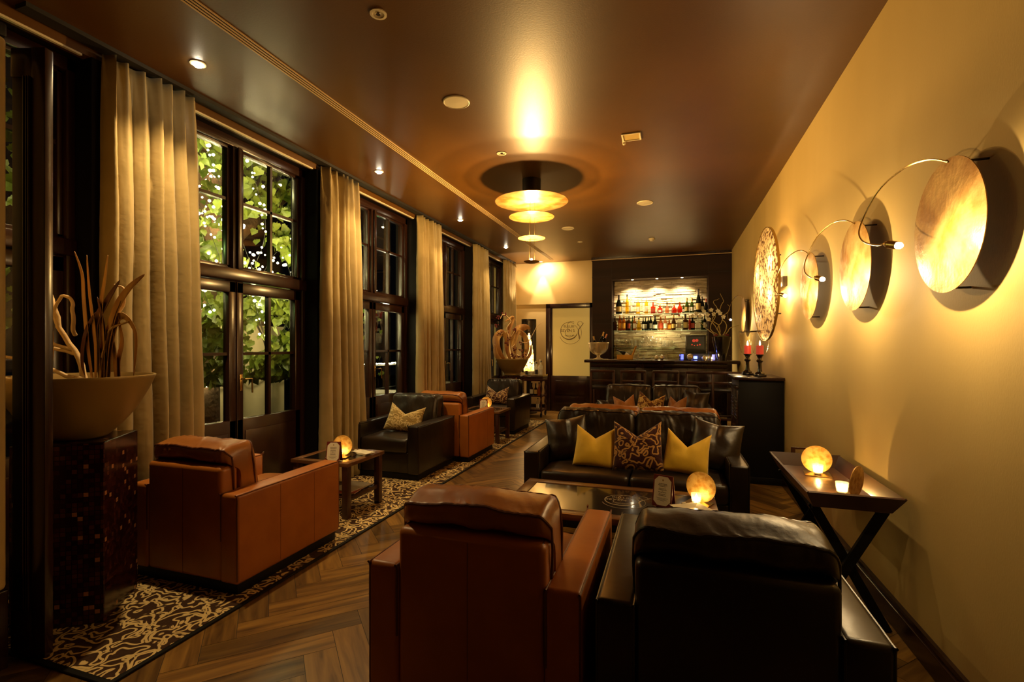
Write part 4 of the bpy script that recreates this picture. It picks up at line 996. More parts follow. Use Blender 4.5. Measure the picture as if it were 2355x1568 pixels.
# studded disc
rt = thing('studded_disc', 'large hammered gold studded wall disc glowing from behind', 'wall sconce', (.91, 5.55, 2.03), R(2))
b = bmesh.new(); lathe(b, [(0,-.030),(.2,-.027),(.4,-.017),(.52,-.006),(.575,.004)], seg=80, M=Matrix.Rotation(PI/2, 4, 'Y'), cap=False); ob('shell', b, 'hammered_gold', rt, 50)
b = bmesh.new(); lathe(b, [(.574,-.004),(.580,-.004),(.580,.018),(.574,.018)], seg=80, M=Matrix.Rotation(PI/2, 4, 'Y'), cap=False); ob('rim', b, 'brass', rt)
b = bmesh.new(); tube(b, [(0,.0,.3),(.15,.0,.3)], .008); tube(b, [(0,.0,-.3),(.15,0,-.3)], .008); bx(b, .11,.150,-.25,.25,-.05,.05,.004); ob('wall_mount', b, 'dark_metal', rt)
for y_, z_ in ((-.32,.17),(-.30,-.14),(.02,-.02),(.26,.14)):  # near-edge pair lights the wall; other two added to brighten the shell
    b = bmesh.new(); lathe(b, [(0,-.02),(.010,-.012),(.012,0),(.010,.012),(0,.02)], (.06, y_, z_), 14); ob('bulb', b, 'bulb_glow', rt)
    light('disc_back_light', 'POINT', (.91+.06, 5.55+y_, 2.03+z_), 5, (1,.66,.28), .012)

# ------------------------------------------------------------------ ceiling fittings
for i, y_ in enumerate((2.30, 4.31, 6.33, 8.33)):
    rt = thing('ceiling_spotlight', ['nearest lit ceiling spotlight above the first curtain', 'second lit ceiling spotlight above the second curtain', 'third lit ceiling spotlight above the third curtain', 'farthest lit ceiling spotlight above the fourth curtain'][i], 'spotlight', (-2.87, y_, HC), 0, 'lit ceiling spotlights over the curtains')
    b = bmesh.new(); lathe(b, [(.046,0),(.046,-.005),(.036,-.007),(.034,-.001)], seg=28); ob('ring', b, 'white_trim', rt)
    b = bmesh.new(); lathe(b, [(0,-.024),(.020,-.020),(.032,-.004)], seg=20, cap=False); ob('lens', b, 'spot_glow', rt)
    light('spot_lamp', 'SPOT', (-2.87, y_, HC-.03), [115, 95, 80, 75][i], (1,.68,.30), .025, (R(-6) if i == 0 else 0, R(-6), 0), 112, .8)
for i, y_ in enumerate((2.26, 4.26, 8.32)):
    rt = thing('unlit_spotlight', ['unlit round ceiling spotlight nearest the camera', 'small unlit ceiling spotlight just above the pendant lamp glow', 'tiny farthest unlit ceiling spotlight near the bar'][i], 'spotlight', (-1.51, y_, HC))
    b = bmesh.new(); lathe(b, [(.045,0),(.045,-.006),(.032,-.007),(.030,-.002),(.018,-.001)], seg=28); ob('ring', b, 'white_trim', rt)
    b = bmesh.new(); lathe(b, [(0,-.006),(.012,-.006),(.016,-.002)], seg=16); ob('lens', b, 'chrome', rt)
for i, (x_, y_, r_) in enumerate([(-1.51,3.26,.098),(-.32,6.30,.10),(-1.51,7.30,.095)]):
    rt = thing('ceiling_speaker', ['large round cream ceiling speaker nearest the camera', 'round cream ceiling speaker right of the pendant lamp', 'round cream ceiling speaker farthest away behind the pendant lamp'][i], 'speaker', (x_, y_, HC))
    b = bmesh.new(); lathe(b, [(r_,0),(r_,-.006),(r_*.93,-.009),(r_*.90,-.006)], seg=36); ob('rim', b, 'white_trim', rt)
    b = bmesh.new(); lathe(b, [(0,-.009),(r_*.90,-.006)], seg=36, cap=False); ob('grille', b, 'white_trim', rt)
rt = thing('ceiling_hatch', 'small square cream panel with a sensor on the ceiling', 'ceiling panel', (-.33, 4.27, HC))
b = bmesh.new()
for xa, xb, ya, yb_ in ((-.08,.08,-.075,-.063),(-.08,.08,.063,.075),(-.08,-.066,-.063,.063),(.066,.08,-.063,.063)): bx(b, xa, xb, ya, yb_, -.010, 0, .002)
ob('frame', b, 'white_trim', rt); b = bmesh.new(); bx(b, -.066, .066, -.063, .063, -.004, 0); ob('panel', b, 'label_gold', rt)
b = bmesh.new(); lathe(b, [(0,-.03),(.012,-.026),(.016,0)], (-.07,.09,0), 16); ob('sensor', b, 'white_trim', rt)
b = bmesh.new(); lathe(b, [(0,-.05),(.030,-.048),(.034,-.035),(.046,-.028),(.052,-.012),(.052,0)], (0,0,0), 28); o = ob('smoke_detector', b, 'white_trim', None, 30, (-.32, 8.43, HC)); tag(o, 'cream smoke detector on the ceiling before the bar', 'smoke detector')
rt = thing('slot_vent', 'long linear slot vent running along the ceiling', 'ceiling vent', (-2.385, 5.8, HC))
b = bmesh.new()
for x_ in (-.036, -.014, .008, .030): bx(b, x_, x_+.007, -4.1, 4.06, -.007, 0, 0)
ob('rails', b, 'vent_rail', rt, 0); b = bmesh.new(); bx(b, -.034, .034, -4.1, 4.06, -.002, 0); ob('slot', b, 'slot_black', rt, 0)
# downlight by the back wall
rt = thing('wall_washer', 'small ceiling downlight casting a beam on the back wall', 'spotlight', (-2.66, 10.02, HC))
b = bmesh.new(); lathe(b, [(.045,0),(.045,-.005),(.034,-.007),(.032,-.001)], seg=24); ob('ring', b, 'white_trim', rt)
b = bmesh.new(); lathe(b, [(0,-.008),(.026,-.004)], seg=16, cap=False); ob('lens', b, 'spot_glow', rt)
light('washer_lamp', 'SPOT', (-2.66, 10.04, HC-.02), 110, (1,.76,.46), .012, (R(5), 0, 0), 44, .6)

light('back_wall_fill', 'SPOT', (-2.62, 9.93, HC-.03), 42, (1,.72,.38), .03, (R(35), 0, R(-25)), 150, .8)  # added fill with no fitting of its own, brightens the back wall
# ------------------------------------------------------------------ drum lamp and drinks trolley
rt = thing('drum_lamp', 'tall dark cylinder lamp with a glowing pointed opening beside the frosted door', 'lamp', (-2.84, 9.72, 0))
n = 64; b = bmesh.new(); hz = 26; r_ = .155; z0, z1 = .86, 1.955
fa = math.atan2(-9.72, 2.84)  # opening faces the room
def half(z):
    t = (z-1.0)/(1.66-1.0)
    return 0 if t > 1 else .62*max(0, 1-max(t, 0)**1.5)**.8
V_ = [[b.verts.new((r_*math.cos(2*PI*i/n), r_*math.sin(2*PI*i/n), z0+(z1-z0)*j/hz)) for i in range(n)] for j in range(hz+1)]
for j in range(hz):
    for i in range(n):
        a_ = 2*PI*(i+.5)/n; z_ = z0+(z1-z0)*(j+.5)/hz; dd = abs((a_-fa+PI) % (2*PI)-PI)
        if dd > half(z_)*1.25 or half(z_) == 0: b.faces.new((V_[j][i], V_[j][(i+1) % n], V_[j+1][(i+1) % n], V_[j+1][i]))
for v in [v for v in b.verts if not v.link_faces]: b.verts.remove(v)
o = ob('shade', b, 'dark_metal', rt, 60); md = o.modifiers.new('t', 'SOLIDIFY'); md.thickness = .004
b = bmesh.new(); lathe(b, [(0,.0),(.17,.0),(.17,.02),(.05,.03),(.05,.84),(.15,.85),(.15,.87),(0,.87)], seg=32); ob('base', b, 'dark_metal', rt)
b = bmesh.new(); lathe(b, [(.12,.875),(.135,1.05),(.13,1.25),(.10,1.45),(.05,1.66),(0,1.70)], seg=32); ob('crystal_core', b, 'lamp_crystal', rt)
light('drum_light_up', 'SPOT', (-2.84, 9.72, 1.80), 130, (1,.74,.44), .03, (PI, 0, 0), 66, .25)
light('drum_light_front', 'POINT', (-2.76, 9.46, 1.2), 7, (1,.62,.24), .05)
rt = thing('drinks_trolley', 'dark wooden drinks trolley with turned legs and wheels beside the frosted door', 'trolley', (-2.72, 9.30, 0))
b = bmesh.new(); bx(b, -.34, .34, -.20, .20, .765, .80, .004); bx(b, -.335, .335, -.195, .195, .71, .765, .002); ob('top_tray', b, 'chair_wood', rt)
b = bmesh.new(); bx(b, -.32, .32, -.18, .18, .40, .425, .003); ob('middle_shelf', b, 'chair_wood', rt)
b = bmesh.new(); bx(b, -.32, .32, -.18, .18, .12, .15, .003); ob('bottom_shelf', b, 'chair_wood', rt)
b = bmesh.new(); bx(b, -.34, .34, -.205, -.199, .80, .825); bx(b, .334, .34, -.2, .2, .80, .825); ob('gallery', b, 'brass', rt)
for sx in (-.30, .30):
    for sy in (-.165, .165):
        b = bmesh.new(); lathe(b, [(.014,.10),(.02,.13),(.02,.20),(.012,.22),(.024,.28),(.012,.36),(.02,.39),(.02,.44),(.012,.47),(.026,.56),(.013,.66),(.022,.70),(.02,.72)], (sx, sy, 0), 14); lg = ob('leg', b, 'chair_wood', rt)
        b = bmesh.new(); lathe(b, [(0,-.01),(.045,-.01),(.05,-.006),(.05,.006),(.045,.01),(0,.01)], seg=24, M=Matrix.Translation((sx, sy, .05)) @ Matrix.Rotation(PI/2, 4, 'Y')); tube(b, [(sx+.014, sy, .05), (sx+.014, sy, .11)], .005); ob('wheel', b, 'black_base', lg)

# ------------------------------------------------------------------ bottles and glasses
def bottle(kind, loc, w, h, glass, cap, lab, label, group, rot=0, tilt=None):
    r_ = w/2; cz = {'champ': .74, 'spirit': .90, 'dumpy': .88, 'square': .86, 'tee': .84, 'flat': .82}[kind]
    b = bmesh.new()
    if kind == 'champ': lathe(b, [(p*r_, q*h) for p, q in ((.8,0),(1,.02),(1,.42),(.93,.52),(.60,.66),(.38,.76),(.30,.84),(.30,.97),(.0,.975))], seg=18)
    elif kind == 'spirit': lathe(b, [(p*r_, q*h) for p, q in ((.9,0),(1,.02),(1,.60),(.90,.66),(.45,.73),(.34,.78),(.32,.92),(0,.92))], seg=18)
    elif kind == 'dumpy': lathe(b, [(p*r_, q*h) for p, q in ((.8,0),(.95,.04),(1,.25),(.95,.42),(.7,.56),(.34,.66),(.28,.88),(0,.88))], seg=18)
    elif kind == 'square': bx(b, -r_, r_, -r_*.8, r_*.8, 0, h*.62, r_*.18, 2); lathe(b, [(r_*.7,h*.61),(r_*.36,h*.70),(r_*.32,h*.88)], seg=14)
    elif kind == 'tee': bx(b, -r_, r_, -r_*.55, r_*.55, 0, h*.74, r_*.12, 2); lathe(b, [(r_*.45,h*.73),(r_*.28,h*.78),(r_*.28,h*.86)], seg=12)
    elif kind == 'flat': lathe(b, [(p*r_, q*h) for p, q in ((.8,0),(1,.12),(1,.35),(.85,.5),(.35,.62),(.22,.72),(.22,.84),(0,.84))], seg=18, M=Matrix.Diagonal((1,.55,1,1)))
    o = ob('bottle', b, glass, None, 40, loc, rot); tag(o, label, 'bottle', group)
    if tilt: o.rotation_euler = tilt
    b = bmesh.new(); k = .36 if kind != 'tee' else .34
    if kind == 'champ': lathe(b, [(.43*r_,.735*h),(.34*r_,.80*h),(.32*r_,.86*h),(.36*r_,.93*h),(.36*r_,.995*h),(0,h)], seg=14)
    else: lathe(b, [(k*r_, cz*h), (k*r_, h*.995), (0, h)], seg=14)
    ob('cap', b, cap, o)
    if lab:
        b = bmesh.new(); z0, z1 = (.12*h, .38*h) if kind in ('champ',) else (.14*h, .48*h)
        if kind in ('square', 'tee'):
            yy = r_*(.8 if kind == 'square' else .55)+.001; bx(b, -r_*.8, r_*.8, -yy, -yy+.001, z0, z1)
        elif kind == 'flat': bx(b, -r_*.5, r_*.5, -r_*.55-.004, -r_*.55-.003, h*.12, h*.35)
        else:
            vs = []
            for i in range(9): a_ = -PI/2+(-1+i/4)*1.0; vs.append((b.verts.new((r_*1.015*math.cos(a_), r_*1.015*math.sin(a_), z0)), b.verts.new((r_*1.015*math.cos(a_), r_*1.015*math.sin(a_), z1))))
            for p, q in zip(vs, vs[1:]): b.faces.new((p[0], q[0], q[1], p[1]))
        ob('paper_label', b, lab, o)
    return o
ORD = ['first', 'second', 'third', 'fourth', 'fifth', 'sixth', 'seventh', 'eighth', 'ninth', 'tenth', 'eleventh', 'twelfth', 'thirteenth', 'fourteenth', 'fifteenth', 'sixteenth', 'seventeenth', 'eighteenth', 'nineteenth', 'twentieth', 'twenty-first', 'twenty-second', 'twenty-third', 'twenty-fourth', 'twenty-fifth', 'twenty-sixth', 'twenty-seventh', 'twenty-eighth', 'twenty-ninth', 'thirtieth']
DS = {'gl_clear': 'clear', 'gl_yellow': 'yellow', 'gl_amber': 'amber', 'gl_red': 'red', 'gl_green': 'green', 'gl_dark': 'black', 'gl_brown': 'dark brown', 'gl_rose': 'rose'}
KS = {'champ': 'champagne bottle', 'spirit': 'spirit bottle', 'dumpy': 'rounded bottle', 'square': 'square bottle', 'tee': 'tall slim box-shaped bottle', 'flat': 'flat decanter'}
CX = lambda c: -1.145+(c-360)*.00178
top = [(428,200,70,'champ','gl_dark','cap_dark','label_gold'),(482,140,36,'spirit','gl_clear','cap_dark',None),(520,200,38,'spirit','gl_yellow','cap_dark',None),(560,175,34,'spirit','gl_clear','silver','label_white'),(603,125,26,'spirit','gl_clear','cap_dark',None),(640,150,42,'tee','gl_yellow','silver','label_white'),(681,155,30,'spirit','gl_clear','silver',None),(730,165,38,'tee','gl_yellow','silver','label_white'),(768,120,26,'spirit','gl_clear','silver',None),(803,115,50,'square','gl_red','label_red','label_red'),(845,110,26,'spirit','gl_clear','silver',None),(877,100,58,'flat','gl_red','silver','label_white'),(915,125,26,'spirit','gl_clear','silver',None),(953,112,44,'flat','gl_rose','cap_dark',None),(996,135,26,'spirit','gl_clear','label_gold',None),(1028,95,60,'flat','gl_red','label_gold',None),(1086,112,52,'dumpy','gl_red','foil_gold',None),(1125,80,24,'spirit','gl_green','cap_dark','label_white'),(1161,150,42,'champ','gl_green','foil_gold','label_gold'),(1213,148,44,'champ','gl_green','foil_gold','label_white'),(1279,235,54,'champ','gl_dark','cap_dark','label_gold'),(1318,160,44,'champ','gl_dark','cap_dark','label_white'),(1356,135,34,'champ','gl_dark','label_red',None)]
for i, (c_, h_, w_, k_, g_, cp, lb) in enumerate(top):
    bottle(k_, (CX(c_), 10.06+(.03 if i % 2 else -.02), 2.0452), w_*.00178, h_*.00196, g_, cp, lb, '%s %s on the top glass shelf, %s from the left' % (DS[g_], KS[k_], ORD[i]), 'bottles on the top bar shelf')
mid = [(385,150,40,'square','gl_brown','cap_dark',None),(436,160,44,'spirit','gl_amber','foil_gold','orange_box'),(484,158,42,'spirit','gl_amber','silver','orange_box'),(516,140,28,'spirit','gl_brown','cap_dark',None),(541,150,36,'spirit','gl_brown','cap_dark','label_red'),(580,148,30,'spirit','gl_green','cap_dark',None),(601,150,38,'square','gl_amber','cap_dark','label_white'),(648,132,50,'dumpy','gl_yellow','cap_dark',None),(697,130,30,'spirit','gl_dark','cap_dark','label_white'),(720,132,36,'spirit','gl_dark','cap_dark','label_white'),(752,140,28,'spirit','gl_dark','cap_dark',None),(777,146,42,'spirit','gl_dark','label_red','label_white'),(825,146,52,'champ','gl_dark','cap_dark','label_white'),(885,152,58,'dumpy','gl_amber','silver','label_red'),(934,140,38,'spirit','gl_rose','label_red','label_white'),(977,112,44,'square','gl_amber','foil_gold','orange_box'),(1023,160,46,'champ','gl_brown','foil_gold','label_gold'),(1080,158,48,'dumpy','gl_clear','label_red','label_white'),(1115,135,26,'spirit','gl_clear','cap_dark',None),(1146,160,58,'square','gl_brown','cap_dark','label_gold'),(1190,140,26,'spirit','gl_red','label_red',None),(1218,142,52,'square','gl_dark','cap_dark','label_red'),(1275,142,50,'square','gl_clear','cap_dark','label_white'),(1318,130,26,'champ','gl_green','cap_dark',None),(1342,148,34,'spirit','gl_dark','cap_dark','label_white')]
for i, (c_, h_, w_, k_, g_, cp, lb) in enumerate(mid):
    bottle(k_, (CX(c_), 10.06+(.03 if i % 2 else -.02), 1.7102), w_*.00178, h_*.00196, g_, cp, lb, '%s %s on the middle glass shelf, %s from the left' % (DS[g_], KS[k_], ORD[i]), 'bottles on the middle bar shelf')
def wineglass(loc, s, label, first=None):
    if first: return dup(first, loc, 0, label, 'drinking glasses on the lowest bar shelf', (s, s, s))
    rt = thing('wine_glass', label, 'glass', loc, 0, 'drinking glasses on the lowest bar shelf'); rt.scale = (s, s, s)
    b = bmesh.new(); lathe(b, [(.032,0),(.033,.002),(.006,.008),(.004,.02),(.004,.085),(.008,.092)], seg=20); ob('stem', b, 'drink_glass', rt)
    b = bmesh.new(); lathe(b, [(.008,.092),(.028,.105),(.037,.135),(.034,.175),(.029,.195)], seg=24, cap=False); ob('bowl', b, 'drink_glass', rt); return rt
def tumbler(loc, s, label, first=None):
    if first: return dup(first, loc, 0, label, 'drinking glasses on the lowest bar shelf', (s, s, s))
    b = bmesh.new(); lathe(b, [(0,0),(.032,0),(.036,.10),(.034,.10),(.030,.012),(0,.012)], seg=22); o = ob('tumbler', b, 'drink_glass', None, 40, loc); o.scale = (s, s, s); return tag(o, label, 'glass', 'drinking glasses on the lowest bar shelf')
w0 = t0 = None; gi = 0
for c_, k_, s_ in ((395,'w',.95),(455,'w',.95),(505,'w',.85),(548,'w',.9),(595,'t',1.5),(640,'t',1.5),(690,'w',.95),(745,'w',1.15),(790,'w',1.15),(840,'w',.9),(880,'w',.85),(915,'t',1.3),(950,'t',1.3),(990,'t',1.35)):
    loc = (CX(c_), 10.08+(.03 if gi % 2 else -.03), 1.3752)
    lb = '%s glass from the left on the lowest glass shelf, %s' % (ORD[gi], 'stemmed wine glass' if k_ == 'w' else 'straight tumbler')
    if k_ == 'w': q = wineglass(loc, s_, lb, w0); w0 = w0 or q
    else: q = tumbler(loc, s_, lb, t0); t0 = t0 or q
    gi += 1

# things on the counter
CZ = 1.15
rt = thing('champagne_bowl', 'large footed silver champagne bowl on the left end of the counter', 'champagne bowl', (-1.275, 8.90, CZ))
b = bmesh.new(); lathe(b, [(0,0),(.105,0),(.105,.008),(.06,.022),(.035,.035),(.028,.055),(.034,.065),(.028,.075),(.045,.085)], seg=40); ob('foot', b, 'silver', rt)
b = bmesh.new(); lathe(b, [(.03,.080),(.09,.100),(.14,.145),(.172,.205),(.182,.285),(.192,.300),(.190,.310),(.178,.304),(.174,.285),(.164,.21),(.132,.155),(.08,.112),(0,.10)], seg=48, cap=False); ob('basin', b, 'silver', rt, 60)
b = bmesh.new(); lathe(b, [(0,.24),(.168,.24)], seg=24, cap=False); ob('ice', b, 'clear_glass', rt)
for i, (dx, dy, rx, ry, cp, lb) in enumerate([(-.075,0,10,-8,'foil_gold','shortest champagne bottle at the left in the silver bowl'),(.045,.02,4,14,'foil_gold','tallest champagne bottle with gold foil in the silver bowl'),(.105,-.01,6,22,'foil_pink','champagne bottle with pinkish foil at the right in the silver bowl')]):
    o = bottle('champ', (-1.275+dx*.35, 8.90+dy, CZ+[.13,.205,.18][i]), .085, .31, 'gl_dark', cp, None, lb, 'champagne bottles in the silver bowl', tilt=(R(-rx), R(ry) if i else R(-14), 0))
for i, (x_, r__) in enumerate([(-1.40, 20), (-1.12, -25)]):
    b = bmesh.new(); prism(b, [(-.06,-.04),(.05,-.05),(.07,.03),(-.04,.05)], 0, .006); bx(b, -.04, .03, -.03, .02, .006, .014, .003)
    o = ob('napkin', b, 'label_white', None, 30, (x_, 8.80, CZ), R(r__)); tag(o, ['folded white napkin left of the silver bowl foot', 'folded white napkin right of the silver bowl foot'][i], 'napkin')
rt = thing('bottle_box', 'open orange presentation box holding a champagne bottle on the counter', 'gift box', (-.80, 8.86, CZ))
b = bmesh.new(); bx(b, -.135, .145, -.06, .06, 0, .008); bx(b, -.135, .145, -.06, -.054, 0, .09); bx(b, -.135, .145, .054, .06, 0, .09); bx(b, -.135, -.129, -.06, .06, 0, .09); bx(b, .139, .145, -.06, .06, 0, .09); ob('box', b, 'orange_box', rt)
b = bmesh.new(); bx(b, 0, .008, -.06, .06, 0, .17, M=Matrix.Translation((.145,0,.085)) @ Matrix.Rotation(R(20), 4, 'Y')); bx(b, -.02, .008, -.06, -.055, 0, .17, M=Matrix.Translation((.145,0,.085)) @ Matrix.Rotation(R(20), 4, 'Y')); ob('lid', b, 'orange_box', rt)
bottle('champ', (-.70, 8.86, CZ+.06), .075, .27, 'gl_dark', 'cap_dark', 'label_white', 'champagne bottle lying in the open orange box', 'counter bottles', tilt=(0, R(-64), 0))
b = bmesh.new(); prism(b, [(-.03,-.09),(.11,-.09),(.13,.0),(.0,.02)], .0, .003, M=Matrix.Rotation(R(0), 4, 'X')); 
o = ob('leaflet_stack', b, 'label_white', None, 0, (-1.02, 8.84, CZ)); tag(o, 'small stack of white leaflets between the silver bowl and the orange box', 'leaflets')
bottle('spirit', (-.565, 8.84, CZ), .034, .265, 'gl_clear', 'cap_dark', 'label_white', 'slim clear bottle with long black cap right of the orange box', 'counter bottles')
bottle('dumpy', (-.63, 8.80, CZ), .05, .075, 'gl_clear', 'label_white', 'label_white', 'small clear jar with white label right of the orange box', 'counter bottles')
for i, (x_, h_) in enumerate([(-.47,.09),(-.33,.095)]): bottle('spirit', (x_, 8.83, CZ), .035, h_, 'gl_clear', 'cap_dark', None, ['small dark-capped bottle left of the glass balls', 'small dark-capped bottle close to the glass balls'][i], 'counter bottles')
def ball(x_, r__, m, lb):
    rt = thing('glass_ball', lb, 'glass ball', (x_, 8.82, CZ)); b = bmesh.new(); bmesh.ops.create_icosphere(b, subdivisions=3, radius=r__, matrix=Matrix.Translation((0,0,r__+.004))); ob('ball', b, m, rt)
    b = bmesh.new(); lathe(b, [(0,0),(r__*.6,0),(r__*.5,.012),(0,.012)], seg=18); ob('stand', b, 'dark_metal', rt)
ball(-.255, .038, 'silver', 'left of the two silver glass balls on the counter'); ball(-.165, .044, 'silver', 'right of the two silver glass balls on the counter')
ball(.30, .055, 'silver', 'silver ball in front of the blue lit display on the counter'); ball(.525, .040, 'silver', 'small silver ball beside the candle on the counter'); ball(.905, .045, 'clear_glass', 'clear glass ball on the counter left of the black vase')
b = bmesh.new(); lathe(b, [(0,0),(.10,0),(.12,.05),(.118,.12),(.11,.12),(.10,.01),(0,.01)], seg=28); o = ob('glass_basin', b, 'clear_glass', None, 40, (.04, 8.92, CZ)); tag(o, 'wide clear glass basin on the counter before the display', 'bowl')
rt = thing('ice_display', 'low black display box with blue lights on the counter', 'display', (.42, 9.02, CZ))
b = bmesh.new(); bx(b, -.30, .32, -.05, .05, 0, .115, .004); ob('case', b, 'book_black', rt)
for xa, xb, za, zb_ in ((-.27,-.225,.01,.10),(.235,.28,.01,.10),(-.06,.0,.02,.07)): 
    b = bmesh.new(); bx(b, xa, xb, -.054, -.050, za, zb_); ob('blue_light', b, 'silver_blue', rt, 0)
light('blue_lamp', 'POINT', (.40, 8.93, CZ+.05), .7, (.15,.2,1.), .02)
rt = thing('framed_picture', 'black framed picture standing at the back of the counter', 'picture', (.40, 9.14, CZ))
b = bmesh.new(); bx(b, -.17, .17, -.012, .012, 0, .44, .004); ob('frame', b, 'book_black', rt)
b = bmesh.new(); bx(b, -.14, .14, -.0135, -.012, .20, .41); ob('print', b, 'mag_dark', rt)
b = bmesh.new()
for x_, z_, r__ in ((-.03,.34,.028),(.02,.345,.026),(-.06,.27,.012),(.03,.26,.013),(.07,.27,.014),(-.02,.255,.010)): lathe(b, [(0,0),(r__,0),(r__,.001),(0,.001)], seg=14, M=Matrix.Translation((x_, -.0136, z_)) @ Matrix.Rotation(PI/2, 4, 'X'))
ob('print_motif', b, 'candle_red', rt)
rt = thing('counter_candle', 'dark glass tealight lantern burning on the counter', 'candle holder', (.645, 8.82, CZ))
b = bmesh.new(); lathe(b, [(0,0),(.05,0),(.06,.06),(.058,.15),(.055,.15),(.055,.06),(.046,.006),(0,.006)], seg=28); ob('glass_cup', b, 'clear_glass', rt)
b = bmesh.new(); lathe(b, [(.057,.11),(.0595,.11),(.0585,.152),(.056,.152)], seg=28, cap=False); ob('band', b, 'dark_metal', rt)
b = bmesh.new(); lathe(b, [(0,.008),(.02,.008),(.02,.02),(0,.02)], seg=16); ob('tealight', b, 'wax', rt)
b = bmesh.new(); lathe(b, [(0,.022),(.008,.03),(.009,.04),(.005,.055),(0,.065)], seg=12); ob('flame', b, 'flame', rt); light('candle_light', 'POINT', (.645, 8.82, CZ+.05), .8, (1,.6,.22), .01)
# orchid vase
VX, VY = .80, 8.93
rt = thing('orchid_vase', 'tall glossy black vase at the right end of the counter', 'vase', (VX, VY, CZ))
b = bmesh.new(); lathe(b, [(0,0),(.062,0),(.085,.10),(.12,.24),(.145,.36),(.150,.40),(.142,.40),(.136,.36),(.11,.24),(0,.20)], seg=40); ob('vase_body', b, 'vase_black', rt)
rt = thing('orchid_arrangement', 'cream orchids with twisted yellow twigs and dark leaves in the black vase', 'flowers', (VX, VY, CZ))
rnd = random.Random(11)
b = bmesh.new(); lathe(b, [(0,.43),(.10,.42),(.134,.375)], seg=20, cap=False); ob('moss', b, 'moss', rt)
for pts in ([(0,.38),(-.06,.55),(.02,.70),(-.02,.88),(.03,1.02),(-.02,1.14)],[(-.02,.38),(-.16,.48),(-.28,.60),(-.42,.72)],[(.0,.4),(-.12,.62),(-.30,.80),(-.46,.84)],[(.02,.4),(.08,.60),(.02,.74),(.14,.86),(.10,.95)],[(-.03,.42),(-.18,.56),(-.10,.76),(-.22,.88)],[(.03,.4),(.12,.52),(.20,.58),(.30,.60)],[(-.02,.4),(-.05,.6),(-.14,.72),(-.06,.86),(-.12,1.0),(-.04,1.05)]):
    b = bmesh.new(); q = smoothpts([(a, rnd.uniform(-.04,.04), h) for a, h in pts], 6); tube(b, [v+Vector((noise.noise(v*17), noise.noise(v*13), noise.noise(v*21)))*.02 for v in q], [.009-.006*i/(len(q)-1) for i in range(len(q))], 6); ob('twig', b, 'branch_yellow', rt)
for a, h in ((-.40,.80),(-.34,.76),(-.28,.84),(-.22,.78),(-.16,.86),(-.12,.79),(-.06,.84),(-.20,.70),(-.02,.80),(.03,.74),(-.46,.76)):
    b = bmesh.new(); yy = rnd.uniform(-.07,-.01)
    for k in range(5):
        an = PI/2+k*2*PI/5+rnd.uniform(-.2,.2); c_, s_ = math.cos(an), math.sin(an); L_ = .040
        q = [(0,0,0),(L_*.5*c_-.018*s_,-.010,L_*.5*s_+.018*c_),(L_*c_,-.002,L_*s_),(L_*.5*c_+.018*s_,-.010,L_*.5*s_-.018*c_)]
        b.faces.new([b.verts.new((a+x, yy+y, h+z)) for x, y, z in q])
    o = ob('orchid_bloom', b, 'orchid', rt, 0); md = o.modifiers.new('t', 'SOLIDIFY'); md.thickness = .003
for k in range(9):
    b = bmesh.new(); an = rnd.uniform(0, 6.28); c_ = Vector((.10*math.cos(an), .06*math.sin(an), .43)); bmesh.ops.create_icosphere(b, subdivisions=2, radius=.024, matrix=Matrix.Translation(c_)); ob('seed_head', b, 'berry', rt)
# trolley bottles
for i, (x_, y_, h_, w_) in enumerate([(-2.62,9.18,.26,.07),(-2.56,9.26,.30,.07),(-2.52,9.17,.28,.07),(-2.47,9.27,.33,.075),(-2.43,9.17,.31,.07),(-2.72,9.16,.22,.06),(-2.68,9.26,.28,.07)]):
    bottle('spirit', (x_, y_, .80), w_, h_, 'gl_clear', ['cap_dark','silver'][i % 2], [None,'label_white','label_dark'][i % 3], 'clear spirit bottle on the trolley top, %s in from the wheel end' % ORD[[4,2,3,0,1,6,5][i]], 'bottles on the trolley top')
for i, (x_, h_, g_, lb) in enumerate([(-2.62,.25,'gl_brown','label_white'),(-2.54,.24,'gl_dark','label_gold'),(-2.47,.26,'gl_amber',None)]): bottle('dumpy', (x_, 9.17, .425), .08, h_, g_, 'cap_dark', lb, ['dark brown bottle with white label on the trolley middle shelf', 'black bottle with gold label on the trolley middle shelf', 'amber bottle on the trolley middle shelf'][i], 'bottles on the trolley shelves')
bottle('spirit', (-2.50, 9.18, .15), .07, .23, 'gl_clear', 'cap_dark', 'label_white', 'clear bottle with white label on the bottom trolley shelf', 'bottles on the trolley shelves')

